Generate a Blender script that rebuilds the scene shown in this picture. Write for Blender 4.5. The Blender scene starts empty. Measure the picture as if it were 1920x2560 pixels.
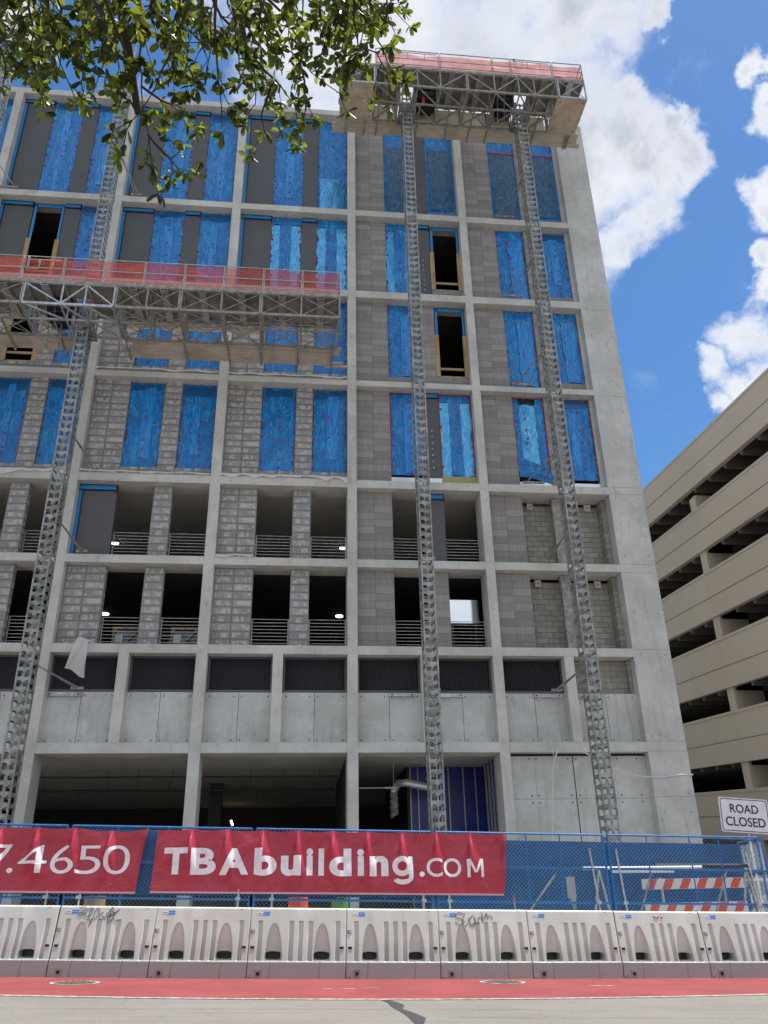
import bpy, bmesh, math, random
from mathutils import Vector, Matrix, noise
R_ = math.radians
random.seed(7)
S = bpy.context.scene
COL = S.collection
# ------------------------------------------------------------------ camera
cam_d = bpy.data.cameras.new('camera'); cam = bpy.data.objects.new('camera', cam_d); COL.objects.link(cam)
S.camera = cam
EYE = 1.33
_r = Vector((0.9948329, -0.0997531, -0.0188890)); _u = Vector((-0.0255906, -0.4264230, 0.9041618)); _f = Vector((0.0982476, 0.8990065, 0.4267724))
mw = Matrix((( _r.x, _u.x, -_f.x, 0), (_r.y, _u.y, -_f.y, 0), (_r.z, _u.z, -_f.z, EYE), (0, 0, 0, 1)))
cam.matrix_world = mw
cam_d.sensor_fit = 'VERTICAL'; cam_d.sensor_height = 24; cam_d.lens = 2052.83 / 2560 * 24
cam_d.clip_start = 0.05; cam_d.clip_end = 3000
# ------------------------------------------------------------------ sun, sky, exposure
SUN_EL, SUN_AZ = 72.0, 7.0      # azimuth measured from +x (right of the picture) towards +y (behind the facade)
sdir = Vector((math.cos(R_(SUN_EL)) * math.cos(R_(SUN_AZ)), math.cos(R_(SUN_EL)) * math.sin(R_(SUN_AZ)), math.sin(R_(SUN_EL))))
sun_d = bpy.data.lights.new('sun', 'SUN'); sun_d.energy = 2.0; sun_d.angle = R_(0.53); sun_d.color = (1.0, 0.96, 0.9)
sun = bpy.data.objects.new('sun', sun_d); COL.objects.link(sun)
sun.rotation_euler = (-sdir).to_track_quat('-Z', 'Y').to_euler(); sun.location = sdir * 80
S.view_settings.view_transform = 'Standard'; S.view_settings.look = 'None'; S.view_settings.gamma = 1
S.view_settings.exposure = 1.54
S.render.engine = 'CYCLES'
S.cycles.max_bounces = 6; S.cycles.diffuse_bounces = 4; S.cycles.transparent_max_bounces = 16
try: S.cycles.use_denoising = True
except Exception: pass

class NT:
    """small node-tree writer"""
    def __init__(s, nt): s.nt = nt; s.N = nt.nodes; s.L = nt.links
    def node(s, t, **kw):
        n = s.N.new(t)
        for k, v in kw.items():
            if k == 'ins':
                for a, b in v.items():
                    if isinstance(b, bpy.types.NodeSocket): s.L.new(b, n.inputs[a])
                    else: n.inputs[a].default_value = b
            else: setattr(n, k, v)
        return n
    def math(s, op, a, b=None, c=None, clamp=False):
        n = s.N.new('ShaderNodeMath'); n.operation = op; n.use_clamp = clamp
        for i, v in enumerate((a, b, c)):
            if v is None: continue
            if isinstance(v, bpy.types.NodeSocket): s.L.new(v, n.inputs[i])
            else: n.inputs[i].default_value = v
        return n.outputs[0]
    def mix(s, f, a, b):
        n = s.N.new('ShaderNodeMix'); n.data_type = 'RGBA'
        for i, v in ((0, f), (6, a), (7, b)):
            if isinstance(v, bpy.types.NodeSocket): s.L.new(v, n.inputs[i])
            elif i == 0: n.inputs[0].default_value = v
            else: n.inputs[i].default_value = (*v, 1) if len(v) == 3 else v
        return n.outputs[2]
    def ramp(s, f, lo, hi):
        n = s.N.new('ShaderNodeMapRange'); n.interpolation_type = 'SMOOTHSTEP'
        s.L.new(f, n.inputs[0]); n.inputs[1].default_value = lo; n.inputs[2].default_value = hi
        return n.outputs[0]
    def noise(s, vec, scale, detail=4, rough=.5, dist=0):
        n = s.N.new('ShaderNodeTexNoise'); s.L.new(vec, n.inputs['Vector'])
        n.inputs['Scale'].default_value = scale; n.inputs['Detail'].default_value = detail
        n.inputs['Roughness'].default_value = rough; n.inputs['Distortion'].default_value = dist
        return n.outputs[0]
    def scl(s, vec, v, loc=(0, 0, 0)):
        n = s.N.new('ShaderNodeMapping'); s.L.new(vec, n.inputs[0]); n.inputs['Scale'].default_value = v
        n.inputs['Location'].default_value = loc
        return n.outputs[0]

# world: Nishita sky with cumulus clouds set round the sky by direction
W = bpy.data.worlds.new('World'); S.world = W; W.use_nodes = True
w = NT(W.node_tree); w.N.clear()
SKY = w.node('ShaderNodeTexSky', sky_type='NISHITA', sun_disc=False, sun_elevation=R_(SUN_EL), sun_rotation=R_(90 - SUN_AZ),
             air_density=1.0, dust_density=0.35, ozone_density=2.2, altitude=200)
skyc = w.node('ShaderNodeHueSaturation', ins={'Saturation': 1.24, 'Value': .46, 'Color': SKY.outputs[0]})
bg1 = w.node('ShaderNodeBackground', ins={'Color': skyc.outputs[0], 'Strength': 0.12})
tc = w.node('ShaderNodeTexCoord'); D = tc.outputs['Generated']
CLOUDS = [[0.088, 0.5532, 0.8284, 0.1082], [0.1933, 0.5535, 0.8101, 0.1026], [0.2583, 0.5261, 0.8103, 0.0755], [0.2983, 0.5083, 0.8079, 0.0351], [0.2529, 0.5785, 0.7755, 0.0825], [0.3231, 0.5921, 0.7383, 0.0451], [0.2939, 0.6332, 0.716, 0.0676], [0.3525, 0.611, 0.7088, 0.045], [0.3705, 0.5844, 0.722, 0.0201], [0.3931, 0.5907, 0.7047, 0.0271], [0.3603, 0.6447, 0.6742, 0.0396], [0.336, 0.6701, 0.6619, 0.03], [0.3253, 0.5672, 0.7566, 0.0243], [0.258, 0.6756, 0.6907, 0.0873], [-0.0109, 0.5974, 0.8019, 0.0814], [0.03, 0.6409, 0.7671, 0.0884], [-0.284, 0.5545, 0.7822, 0.0259], [-0.2684, 0.57, 0.7766, 0.0189], [0.4433, 0.5275, 0.7247, 0.0167], [0.4464, 0.509, 0.736, 0.0219], [0.4633, 0.5433, 0.7001, 0.0222], [0.4677, 0.5882, 0.6597, 0.019], [0.4832, 0.5962, 0.6412, 0.0282], [0.4706, 0.6331, 0.6146, 0.0156], [0.4892, 0.639, 0.5936, 0.0269], [0.4888, 0.6775, 0.5496, 0.0428], [0.4569, 0.7121, 0.5331, 0.0245], [0.4809, 0.7152, 0.5072, 0.0359], [0.5061, 0.7077, 0.493, 0.0464], [0.4571, 0.7363, 0.4989, 0.0227], [0.338, 0.4956, 0.8001, 0.0134], [-0.1142, 0.49, 0.8642, 0.0774]]
acc = None
wob = w.node('ShaderNodeVectorMath', operation='ADD', ins={0: D})
nz = w.node('ShaderNodeTexNoise', ins={'Vector': D, 'Scale': 11.0, 'Detail': 9.0, 'Roughness': .6})
nv = w.node('ShaderNodeVectorMath', operation='MULTIPLY_ADD', ins={0: nz.outputs['Color'], 1: (.13, .13, .13), 2: (-.065, -.065, -.065)})
w.L.new(nv.outputs[0], wob.inputs[1])
nrm = w.node('ShaderNodeVectorMath', operation='NORMALIZE', ins={0: wob.outputs[0]})
for (x, y, z, r) in CLOUDS:
    r = r * .74 if x > .43 else r * .93
    d = w.node('ShaderNodeVectorMath', operation='DOT_PRODUCT', ins={0: nrm.outputs[0], 1: (x, y, z)})
    c = math.cos(r)
    m = w.math('MULTIPLY_ADD', d.outputs['Value'], 1 / (1 - c), -c / (1 - c))
    m = w.math('MAXIMUM', m, -1.2)
    acc = m if acc is None else w.math('SMOOTH_MAX', acc, m, .35)
n1 = w.noise(D, 9, 9, .62, .3)
f1 = w.math('MULTIPLY_ADD', w.math('SUBTRACT', n1, .5), 4.2, acc)
# unseen clouds behind and overhead, added for reflections, thickened to brighten the facade
sep = w.node('ShaderNodeSeparateXYZ', ins={0: D})
back = w.math('SUBTRACT', 1.0, w.ramp(sep.outputs[1], 0.0, .35))
n2 = w.noise(w.scl(D, (1, 1, 1.7)), 3.0, 8, .58, .2)
f2 = w.math('MULTIPLY', w.ramp(n2, .36, .52), back)
dens = w.math('MAXIMUM', w.ramp(f1, -.75, 1.15), f2)
n3 = w.noise(w.scl(D, (1, 1, 1.3)), 7.5, 7, .6, .6)
n4 = w.noise(D, 2.6, 3, .5, 0)
core = w.ramp(w.math('ADD', f1, w.math('MULTIPLY', w.math('SUBTRACT', n3, .5), 2.4)), .3, 1.9)
ccol = w.mix(core, (.93, .95, 1.0), (.50, .545, .63))
ccol = w.mix(w.math('MULTIPLY', w.ramp(n4, .45, .62), .35), ccol, (.52, .57, .66))
ccol = w.mix(w.math('MULTIPLY', w.ramp(n3, .52, .70), .45), ccol, (.93, .95, 1.0))
bg2 = w.node('ShaderNodeBackground', ins={'Color': ccol, 'Strength': 0.355})
mxs = w.node('ShaderNodeMixShader'); w.L.new(dens, mxs.inputs[0]); w.L.new(bg1.outputs[0], mxs.inputs[1]); w.L.new(bg2.outputs[0], mxs.inputs[2])
wo = w.node('ShaderNodeOutputWorld'); w.L.new(mxs.outputs[0], wo.inputs[0])

# ------------------------------------------------------------------ materials
def mat(name, col=(.5, .5, .5), rough=.6, metal=0, spec=.5, fn=None, alpha=None):
    m = bpy.data.materials.new(name); m.use_nodes = True
    t = NT(m.node_tree); b = t.N['Principled BSDF']
    b.inputs['Base Color'].default_value = (*col, 1); b.inputs['Roughness'].default_value = rough
    b.inputs['Metallic'].default_value = metal; b.inputs['Specular IOR Level'].default_value = spec
    t.b = b; t.out = [n for n in t.N if n.type == 'OUTPUT_MATERIAL'][0]
    g = t.N.new('ShaderNodeNewGeometry'); t.pos = g.outputs['Position']
    o = t.N.new('ShaderNodeTexCoord'); t.obj = o.outputs['Object']
    oi = t.N.new('ShaderNodeObjectInfo'); t.rnd = oi.outputs['Random']
    if fn: fn(t)
    return m
def col(t, sock): t.L.new(sock, t.b.inputs['Base Color'])
def bump(t, h, strength=.3, dist=.02):
    n = t.N.new('ShaderNodeBump'); n.inputs['Strength'].default_value = strength; n.inputs['Distance'].default_value = dist
    t.L.new(h, n.inputs['Height']); t.L.new(n.outputs[0], t.b.inputs['Normal'])

def f_conc(c1, c2, dark=(.22, .22, .20), streak=.5):
    def fn(t):
        a = t.noise(t.pos, .55, 5, .6); b = t.noise(t.pos, 3.2, 7, .68, .4)
        c = t.noise(t.scl(t.pos, (5, 5, .55)), 1.0, 5, .6)
        g = t.noise(t.pos, 55, 3, .6)
        k = t.mix(t.ramp(a, .35, .68), c1, c2)
        k = t.mix(t.math('MULTIPLY', t.ramp(c, .52, .75), streak * .55), k, dark)
        k = t.mix(t.math('MULTIPLY', t.ramp(b, .56, .74), .45), k, dark)
        k = t.mix(t.math('MULTIPLY', t.ramp(b, .44, .30), .40), k, (min(1, c2[0] * 1.25),) * 3)
        k = t.mix(t.math('MULTIPLY', t.ramp(g, .35, .7), .18), k, (.28, .28, .26))
        v = t.N.new('ShaderNodeTexVoronoi'); t.L.new(t.pos, v.inputs['Vector']); v.inputs['Scale'].default_value = 3.1
        k = t.mix(t.math('MULTIPLY', t.ramp(v.outputs['Distance'], .055, .02), .7), k, (.12, .12, .11))
        col(t, k); bump(t, t.math('ADD', b, t.math('MULTIPLY', g, .25)), .35, .015)
    return fn
M = {}
M['conc'] = mat('concrete', rough=.85, spec=.25, fn=f_conc((.47, .47, .435), (.60, .60, .56)))
M['conc_panel'] = mat('formed concrete', rough=.75, spec=.3, fn=f_conc((.45, .46, .435), (.59, .60, .585), (.26, .265, .25), .9))
M['soffit'] = mat('sprayed soffit', rough=.95, spec=.1, fn=lambda t: (col(t, t.mix(t.noise(t.pos, 2.2, 5), (.58, .55, .48), (.76, .72, .64))), bump(t, t.noise(t.scl(t.pos, (4, 9, 9)), 1, 6, .65), .9, .09)))
M['beam_soffit'] = M['conc']

def f_block(bw, bh, offs, c1, c2, mortar, dirty=0, msize=.007, bm=.5):
    def fn(t):
        sx = t.N.new('ShaderNodeSeparateXYZ'); t.L.new(t.obj, sx.inputs[0])
        # use x+y as the run coordinate so returns of the wall show blocks too
        run = t.math('ADD', sx.outputs[0], sx.outputs[1])
        cb = t.N.new('ShaderNodeCombineXYZ'); t.L.new(run, cb.inputs[0]); t.L.new(sx.outputs[2], cb.inputs[1])
        br = t.N.new('ShaderNodeTexBrick'); t.L.new(cb.outputs[0], br.inputs['Vector'])
        br.offset = offs; br.inputs['Scale'].default_value = 1; br.inputs['Mortar Size'].default_value = msize
        br.inputs['Mortar Smooth'].default_value = .25; br.inputs['Bias'].default_value = 0
        br.inputs['Brick Width'].default_value = bw; br.inputs['Row Height'].default_value = bh
        br.inputs['Color1'].default_value = (*c1, 1); br.inputs['Color2'].default_value = (*c2, 1); br.inputs['Mortar'].default_value = (*mortar, 1)
        k = br.outputs['Color']; inv = t.math('SUBTRACT', 1, br.outputs['Fac'])
        n = t.noise(t.pos, 9, 6, .7, .3)
        k = t.mix(t.math('MULTIPLY', t.ramp(n, .4, .75), .3), k, (c1[0] * .55,) * 3)
        if dirty:
            # mortar smeared over the unit faces: rectangular pale dabs, differing unit by unit
            row = t.math('DIVIDE', sx.outputs[2], bh); fr = t.math('FRACT', row)
            mid = t.math('MULTIPLY', t.ramp(fr, .14, .24), t.ramp(fr, .84, .72))
            fx = t.math('FRACT', t.math('DIVIDE', run, bw)); mid = t.math('MULTIPLY', mid, t.math('MULTIPLY', t.ramp(fx, .06, .12), t.ramp(fx, .94, .88)))
            dn = t.noise(t.scl(cb.outputs[0], (4.4, 3.5, 1)), 1.0, 1, .4)
            dn2 = t.noise(t.scl(cb.outputs[0], (9, 5.5, 1)), 1.0, 5, .7, 1.0)
            blob = t.ramp(t.math('ADD', t.math('MULTIPLY', dn, .8), t.math('MULTIPLY', dn2, .65)), .70, .80)
            st = t.noise(t.scl(cb.outputs[0], (14, 1.2, 1)), 1.0, 2, .5)
            blob2 = t.math('MULTIPLY', t.ramp(st, .5, .56), .35)
            am = t.math('MULTIPLY', t.math('MULTIPLY', t.math('MAXIMUM', blob, blob2), mid), dirty, clamp=True)
            k = t.mix(t.math('MULTIPLY', am, inv), k, (.56, .56, .55))
        else:
            n5 = t.noise(t.scl(cb.outputs[0], (6, .9, 1)), 1.0, 3, .5)
            k = t.mix(t.math('MULTIPLY', t.ramp(n5, .5, .75), .25), k, (c2[0] * 1.35,) * 3)
        col(t, k)
        bump(t, t.math('ADD', t.math('MULTIPLY', inv, 1.0), t.math('MULTIPLY', n, .15)), bm, .012)
    return fn
M['block'] = mat('ground face block', rough=.85, spec=.2, fn=f_block(.67, .2857, 0, (.235, .222, .212), (.335, .322, .31), (.13, .13, .125), 0))
M['block_dirty'] = mat('smeared block', rough=.85, spec=.2, fn=f_block(.67, .2857, 0, (.235, .228, .222), (.34, .335, .33), (.055, .055, .055), .62, .008))
M['cmu'] = mat('cmu', rough=.9, spec=.15, fn=f_block(.42, .21, .5, (.26, .25, .21), (.36, .345, .30), (.14, .14, .12), 0, .009, .9))
M['panel'] = mat('grey sheathing', rough=.7, spec=.3, fn=lambda t: (col(t, t.mix(t.noise(t.pos, 1.2, 4), (.088, .094, .102), (.112, .118, .128))), bump(t, t.noise(t.pos, 30, 3), .1, .005)))
M['membrane'] = mat('blue membrane', (.02, .22, .52), .45)
M['membrane_edge'] = mat('black membrane outline', (.004, .008, .03), .5)  # black outline along the blue membrane strips
def f_film(t):
    v = t.scl(t.pos, (1, 1, .8))
    n0 = t.noise(v, 2.0, 3, .55, .6); n1 = t.noise(t.scl(t.pos, (2.4, 1, .55)), 2.2, 3, .5, 1.4); n2 = t.noise(t.pos, 1.1, 2)
    r = t.N.new('ShaderNodeCombineXYZ'); t.L.new(t.math('MULTIPLY', t.rnd, 40), r.inputs[0])
    av = t.N.new('ShaderNodeVectorMath'); av.operation = 'ADD'; t.L.new(t.pos, av.inputs[0]); t.L.new(r.outputs[0], av.inputs[1])
    rid = t.noise(t.scl(av.outputs[0], (2.6, 1, 1.3)), 1.3, 3, .55, 1.6)
    ridge = t.ramp(t.math('ABSOLUTE', t.math('SUBTRACT', rid, .5)), .016, .0)
    k = t.mix(t.ramp(n0, .3, .7), (.001, .135, .43), (.002, .20, .58))
    k = t.mix(t.math('MULTIPLY', t.ramp(n1, .54, .66), .45), k, (.02, .40, .84))
    k = t.mix(t.math('MULTIPLY', t.ramp(n1, .42, .32), .3), k, (.001, .11, .34))
    k = t.mix(t.math('MULTIPLY', t.ramp(n2, .5, .7), .3), k, (.003, .11, .36))
    k = t.mix(t.math('MULTIPLY', ridge, .7), k, (.25, .66, .95))  # pale streaks and ridge lines paint wrinkle highlights into the colour
    col(t, k)
    h = t.math('ADD', t.math('MULTIPLY', n1, .9), t.math('MULTIPLY', ridge, .22))
    bump(t, h, .8, .09)
M['film'] = mat('blue plastic film', rough=.16, spec=.5, fn=f_film)
def f_filmb(t):
    n1 = t.noise(t.scl(t.pos, (2.0, 1, .8)), 3.0, 6, .6, 2.0)
    col(t, t.mix(t.ramp(n1, .4, .65), (.05, .30, .62), (.12, .46, .74))); bump(t, n1, .35, .03)
M['film_bright'] = mat('doubled blue film', rough=.2, spec=.6, fn=lambda t: (col(t, t.mix(t.ramp(t.noise(t.scl(t.pos, (3.5, 1, .6)), 2.5, 6, .6, 1.5), .4, .68), (.001, .17, .54), (.015, .32, .76))), bump(t, t.noise(t.scl(t.pos, (3, 1, .6)), 2.2, 3, .5, 1.2), .8, .08)))
M['film_shade'] = mat('film with painted soffit reflection', rough=.25, spec=.5, fn=lambda t: (col(t, t.mix(t.noise(t.pos, 5, 5), (.001, .07, .20), (.002, .11, .32))),))  # dark tone paints the beam soffit's reflection across the window top
M['film_dark'] = mat('film over dark glass', rough=.16, spec=.7, fn=lambda t: (col(t, t.mix(t.ramp(t.noise(t.scl(t.pos, (2, 1, 1)), 3, 7, .65, 2), .46, .66), (.002, .055, .13), (.006, .17, .40))), bump(t, t.noise(t.scl(t.pos, (2, 1, 1)), 4, 7, .65, 2), .7, .06)))
M['film_thin'] = mat('single film over glass', rough=.12, metal=.55, spec=.8, fn=f_filmb)
def f_glass(t):
    n1 = t.noise(t.pos, 1.5, 3); col(t, t.mix(n1, (.012, .03, .045), (.02, .05, .07))); bump(t, t.noise(t.pos, .9, 2), .08, .05)
M['glass'] = mat('tinted glazing', rough=.05, spec=1.0, metal=.0, fn=f_glass)
M['frame'] = mat('dark frame', (.02, .022, .03), .4)
M['tape'] = mat('red tape', (.30, .012, .03), .5)
M['louvre'] = mat('louvre blade', (.085, .088, .10), .38, .3)
M['galv'] = mat('galvanised steel', rough=.42, metal=.55, fn=lambda t: (col(t, t.mix(t.ramp(t.noise(t.pos, 7, 5, .65), .35, .7), (.36, .375, .385), (.56, .58, .59))), bump(t, t.noise(t.pos, 40, 3), .08, .003)))
M['mast'] = mat('mast steel', rough=.5, metal=.35, fn=lambda t: (col(t, t.mix(t.ramp(t.noise(t.pos, 3, 6, .7), .38, .66), (.18, .19, .18), (.37, .38, .365))),))
M['steel_dull'] = mat('dusty steel', rough=.65, metal=.3, fn=lambda t: (col(t, t.mix(t.ramp(t.noise(t.pos, 5, 6, .7), .35, .7), (.21, .20, .175), (.40, .39, .35))),))
M['steel_dark'] = mat('dark steel', (.05, .05, .052), .5, .4)
def f_wood(c1, c2, s=(2, 14, 14)):
    def fn(t):
        n = t.noise(t.scl(t.pos, s), 1, 6, .6, .5); n2 = t.noise(t.pos, .9, 3)
        k = t.mix(t.ramp(n, .3, .7), c1, c2); k = t.mix(t.math('MULTIPLY', t.ramp(n2, .45, .7), .5), k, (c1[0] * .55, c1[1] * .55, c1[2] * .55)); col(t, k); bump(t, n, .2, .005)
    return fn
M['plank'] = mat('scaffold plank', rough=.85, spec=.2, fn=f_wood((.46, .395, .31), (.60, .535, .43)))
M['cream'] = mat('cream board', rough=.7, fn=f_wood((.62, .55, .42), (.74, .67, .53), (3, 3, 3)))
M['deck'] = mat('dusty deck', rough=.9, spec=.2, fn=f_wood((.16, .15, .13), (.27, .26, .23), (3, 3, 3)))
M['ply'] = mat('plywood', rough=.8, spec=.2, fn=f_wood((.40, .33, .24), (.55, .47, .36), (3, 3, 3)))
M['lumber'] = mat('new lumber', rough=.8, spec=.2, fn=f_wood((.36, .24, .13), (.50, .36, .21), (10, 10, 1)))
def f_mixt(alpha, backcol, fold=0):
    def fn(t):
        tr = t.N.new('ShaderNodeBsdfTransparent'); tr.inputs[0].default_value = (*backcol, 1)
        tl = t.N.new('ShaderNodeBsdfTranslucent'); tl.inputs[0].default_value = t.b.inputs['Base Color'].default_value
        m1 = t.N.new('ShaderNodeMixShader'); m1.inputs[0].default_value = .45
        t.L.new(t.b.outputs[0], m1.inputs[1]); t.L.new(tl.outputs[0], m1.inputs[2])
        m2 = t.N.new('ShaderNodeMixShader')
        n = t.noise(t.pos, 2.5, 4, .6)
        t.L.new(t.math('MULTIPLY_ADD', t.ramp(n, .3, .75), .3 * fold, alpha), m2.inputs[0])
        t.L.new(tr.outputs[0], m2.inputs[1]); t.L.new(m1.outputs[0], m2.inputs[2]); t.L.new(m2.outputs[0], t.out.inputs[0])
    return fn
M['net'] = mat('red debris net', (.92, .17, .12), .5, fn=f_mixt(.34, (1, .70, .68), 1))
M['screen'] = mat('blue windscreen', (.002, .10, .30), .4, fn=f_mixt(.88, (.35, .6, .95), .5))
M['sheet'] = mat('white sheeting', (.86, .87, .85), .5, fn=f_mixt(.93, (.9, .9, .9)))
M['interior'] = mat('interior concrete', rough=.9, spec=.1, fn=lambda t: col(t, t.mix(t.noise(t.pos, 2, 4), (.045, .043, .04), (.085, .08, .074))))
M['black'] = mat('black', (.008, .008, .009), .6)
def f_em(c, s):
    def fn(t):
        t.b.inputs['Emission Color'].default_value = (*c, 1); t.b.inputs['Emission Strength'].default_value = s
    return fn
M['lamp'] = mat('lit lamp', (.9, .8, .6), fn=f_em((1, .80, .52), 2.2))
def f_plastic(t):
    n = t.noise(t.pos, 1.4, 5, .6, .4); n2 = t.noise(t.scl(t.pos, (3, 3, .7)), 1.2, 6, .65)
    k = t.mix(t.ramp(n, .35, .68), (.50, .55, .51), (.62, .665, .63)); k = t.mix(t.math('MULTIPLY', t.ramp(n2, .5, .78), .5), k, (.40, .38, .35))
    k = t.mix(t.math('MULTIPLY', t.rnd, .35), k, (.56, .53, .42))
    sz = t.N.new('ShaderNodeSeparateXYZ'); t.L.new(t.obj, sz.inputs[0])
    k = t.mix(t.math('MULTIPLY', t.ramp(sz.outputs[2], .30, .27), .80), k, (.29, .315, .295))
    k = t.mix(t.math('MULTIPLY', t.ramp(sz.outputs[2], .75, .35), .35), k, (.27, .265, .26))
    k = t.mix(t.math('MULTIPLY', t.ramp(t.noise(t.pos, 7, 7, .75, .5), .58, .75), .35), k, (.30, .28, .26))
    col(t, k)
M['plastic'] = mat('white polyethylene', rough=.38, spec=.4, fn=f_plastic)
M['sticker_b'] = mat('sticker blue', (.03, .20, .62), .4); M['sticker_w'] = mat('sticker white', (.72, .76, .82), .4); M['ink'] = mat('ink', (.03, .03, .035), .6)
def f_banner(t):
    n = t.noise(t.scl(t.pos, (1.2, 1, 1.2)), 2.5, 6, .6, 1.5); n2 = t.noise(t.pos, 9, 6, .7, 1.0)
    k = t.mix(t.ramp(n, .3, .7), (.36, .028, .055), (.46, .045, .078))
    sz = t.N.new('ShaderNodeSeparateXYZ'); t.L.new(t.pos, sz.inputs[0])
    low = t.ramp(t.math('ADD', sz.outputs[2], t.math('MULTIPLY', sz.outputs[0], .025)), 1.80, 1.52)
    sp = t.math('MULTIPLY', t.ramp(t.noise(t.scl(t.pos, (1, 1, 1.6)), 15, 4, .7, .6), .66, .69), low)
    sx = t.ramp(sz.outputs[0], -1.2, -3.0)
    k = t.mix(t.math('MULTIPLY', sp, sx), k, (.75, .66, .66)); col(t, k); bump(t, t.math('ADD', n, t.math('MULTIPLY', n2, .3)), .45, .05)
M['banner'] = mat('maroon vinyl', rough=.33, spec=.45, fn=f_banner)
M['banner_hem'] = mat('banner hem', (.62, .30, .34), .5)
M['letter'] = mat('banner letter', rough=.4, fn=lambda t: (col(t, t.mix(t.ramp(t.noise(t.pos, 5, 5, .65, 1), .5, .75), (.80, .80, .83), (.62, .56, .60))),))
M['fblue'] = mat('fence blue paint', rough=.4, fn=lambda t: (col(t, t.mix(t.ramp(t.noise(t.pos, 8, 5, .7), .4, .75), (.010, .13, .40), (.02, .20, .50))),))
M['wire'] = mat('galvanised wire', (.33, .42, .50), .4, .5)
def f_road(t):
    n = t.noise(t.pos, .5, 5, .6); g = t.noise(t.pos, 60, 4, .75); s = t.noise(t.scl(t.pos, (.25, 3, 1)), 1.3, 4)
    k = t.mix(t.ramp(n, .3, .7), (.165, .155, .14), (.215, .205, .185)); k = t.mix(t.ramp(g, .38, .68), k, (.30, .28, .25)); k = t.mix(t.math('MULTIPLY', t.ramp(g, .46, .30), .5), k, (.07, .07, .065))
    k = t.mix(t.math('MULTIPLY', t.ramp(s, .5, .8), .35), k, (.12, .115, .105)); col(t, k); bump(t, g, .35, .006)
M['road'] = mat('asphalt', rough=.9, spec=.2, fn=f_road)
def f_red(t):
    n = t.noise(t.pos, .9, 5, .6); g = t.noise(t.pos, 70, 4, .7); wv = t.noise(t.scl(t.pos, (1.0, 4.5, 1)), 1.7, 7, .7, .4)
    k = t.mix(t.ramp(n, .3, .7), (.23, .045, .048), (.30, .066, .068)); k = t.mix(t.math('MULTIPLY', t.ramp(g, .45, .72), .35), k, (.42, .12, .125))
    k = t.mix(t.math('MULTIPLY', t.ramp(wv, .70, .74), .8), k, (.50, .42, .38)); col(t, k); bump(t, g, .3, .005)
M['redlane'] = mat('red lane paint', rough=.7, spec=.3, fn=f_red)
M['line'] = mat('worn line', rough=.8, fn=lambda t: (col(t, t.mix(t.ramp(t.noise(t.pos, 9, 6, .75), .4, .62), (.24, .23, .21), (.58, .56, .52))),))
M['crack'] = mat('crack sealer', (.055, .055, .058), .5); M['iron'] = mat('cast iron', rough=.6, metal=.3, fn=lambda t: (col(t, t.mix(t.noise(t.pos, 20, 4), (.12, .09, .08), (.26, .2, .18))), bump(t, t.noise(t.pos, 25, 2), .6, .01)))
M['dirt'] = mat('site ground', rough=.95, fn=lambda t: (col(t, t.mix(t.noise(t.pos, 1.2, 6), (.16, .15, .13), (.28, .26, .23))),))
M['walk'] = mat('sidewalk concrete', rough=.9, fn=f_conc((.36, .35, .33), (.44, .43, .40)))
def f_garage(t):
    n = t.noise(t.pos, .25, 4, .6); g = t.noise(t.pos, 14, 5, .8)
    k = t.mix(t.ramp(n, .3, .7), (.50, .44, .365), (.54, .48, .405)); k = t.mix(t.math('MULTIPLY', t.ramp(g, .5, .8), .3), k, (.42, .38, .32)); col(t, k); bump(t, g, .4, .01)
M['beige'] = mat('beige precast', rough=.9, spec=.2, fn=f_garage)
M['orange'] = mat('reflective orange', (.70, .06, .02), .45); M['white'] = mat('reflective white', (.68, .68, .66), .45)
M['sign'] = mat('sign face', rough=.4, fn=lambda t: (col(t, t.mix(t.ramp(t.noise(t.pos, 6, 4), .4, .7), (.70, .71, .75), (.60, .62, .68))),))
M['bluewall'] = mat('blue air barrier', rough=.35, fn=lambda t: (col(t, t.mix(t.ramp(t.noise(t.pos, 1.5, 4), .35, .7), (.008, .016, .17), (.016, .032, .28))),))
M['stud'] = mat('metal stud', (.40, .40, .40), .4, .5); M['rope'] = mat('rope', (.60, .60, .56), .8)
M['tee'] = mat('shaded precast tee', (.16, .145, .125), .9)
M['insul'] = mat('mineral wool', rough=.95, fn=lambda t: (col(t, t.mix(t.noise(t.pos, 18, 5), (.30, .28, .10), (.48, .46, .22))), bump(t, t.noise(t.pos, 25, 4), .8, .03)))
M['flash'] = mat('foil flashing', (.72, .73, .74), .3, .6)
M['sheetmetal'] = mat('shiny sheet metal', rough=.10, metal=1, fn=lambda t: (col(t, t.mix(t.noise(t.pos, .8, 3), (.75, .8, .85), (.9, .93, .95))), bump(t, t.noise(t.pos, 1.2, 2), .15, .05)))
M['bark'] = mat('oak bark', rough=.95, spec=.1, fn=lambda t: (col(t, t.mix(t.noise(t.scl(t.pos, (20, 20, 5)), 1, 5), (.028, .021, .017), (.075, .058, .045))), bump(t, t.noise(t.scl(t.pos, (30, 30, 8)), 1, 4), .6, .01)))
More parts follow.
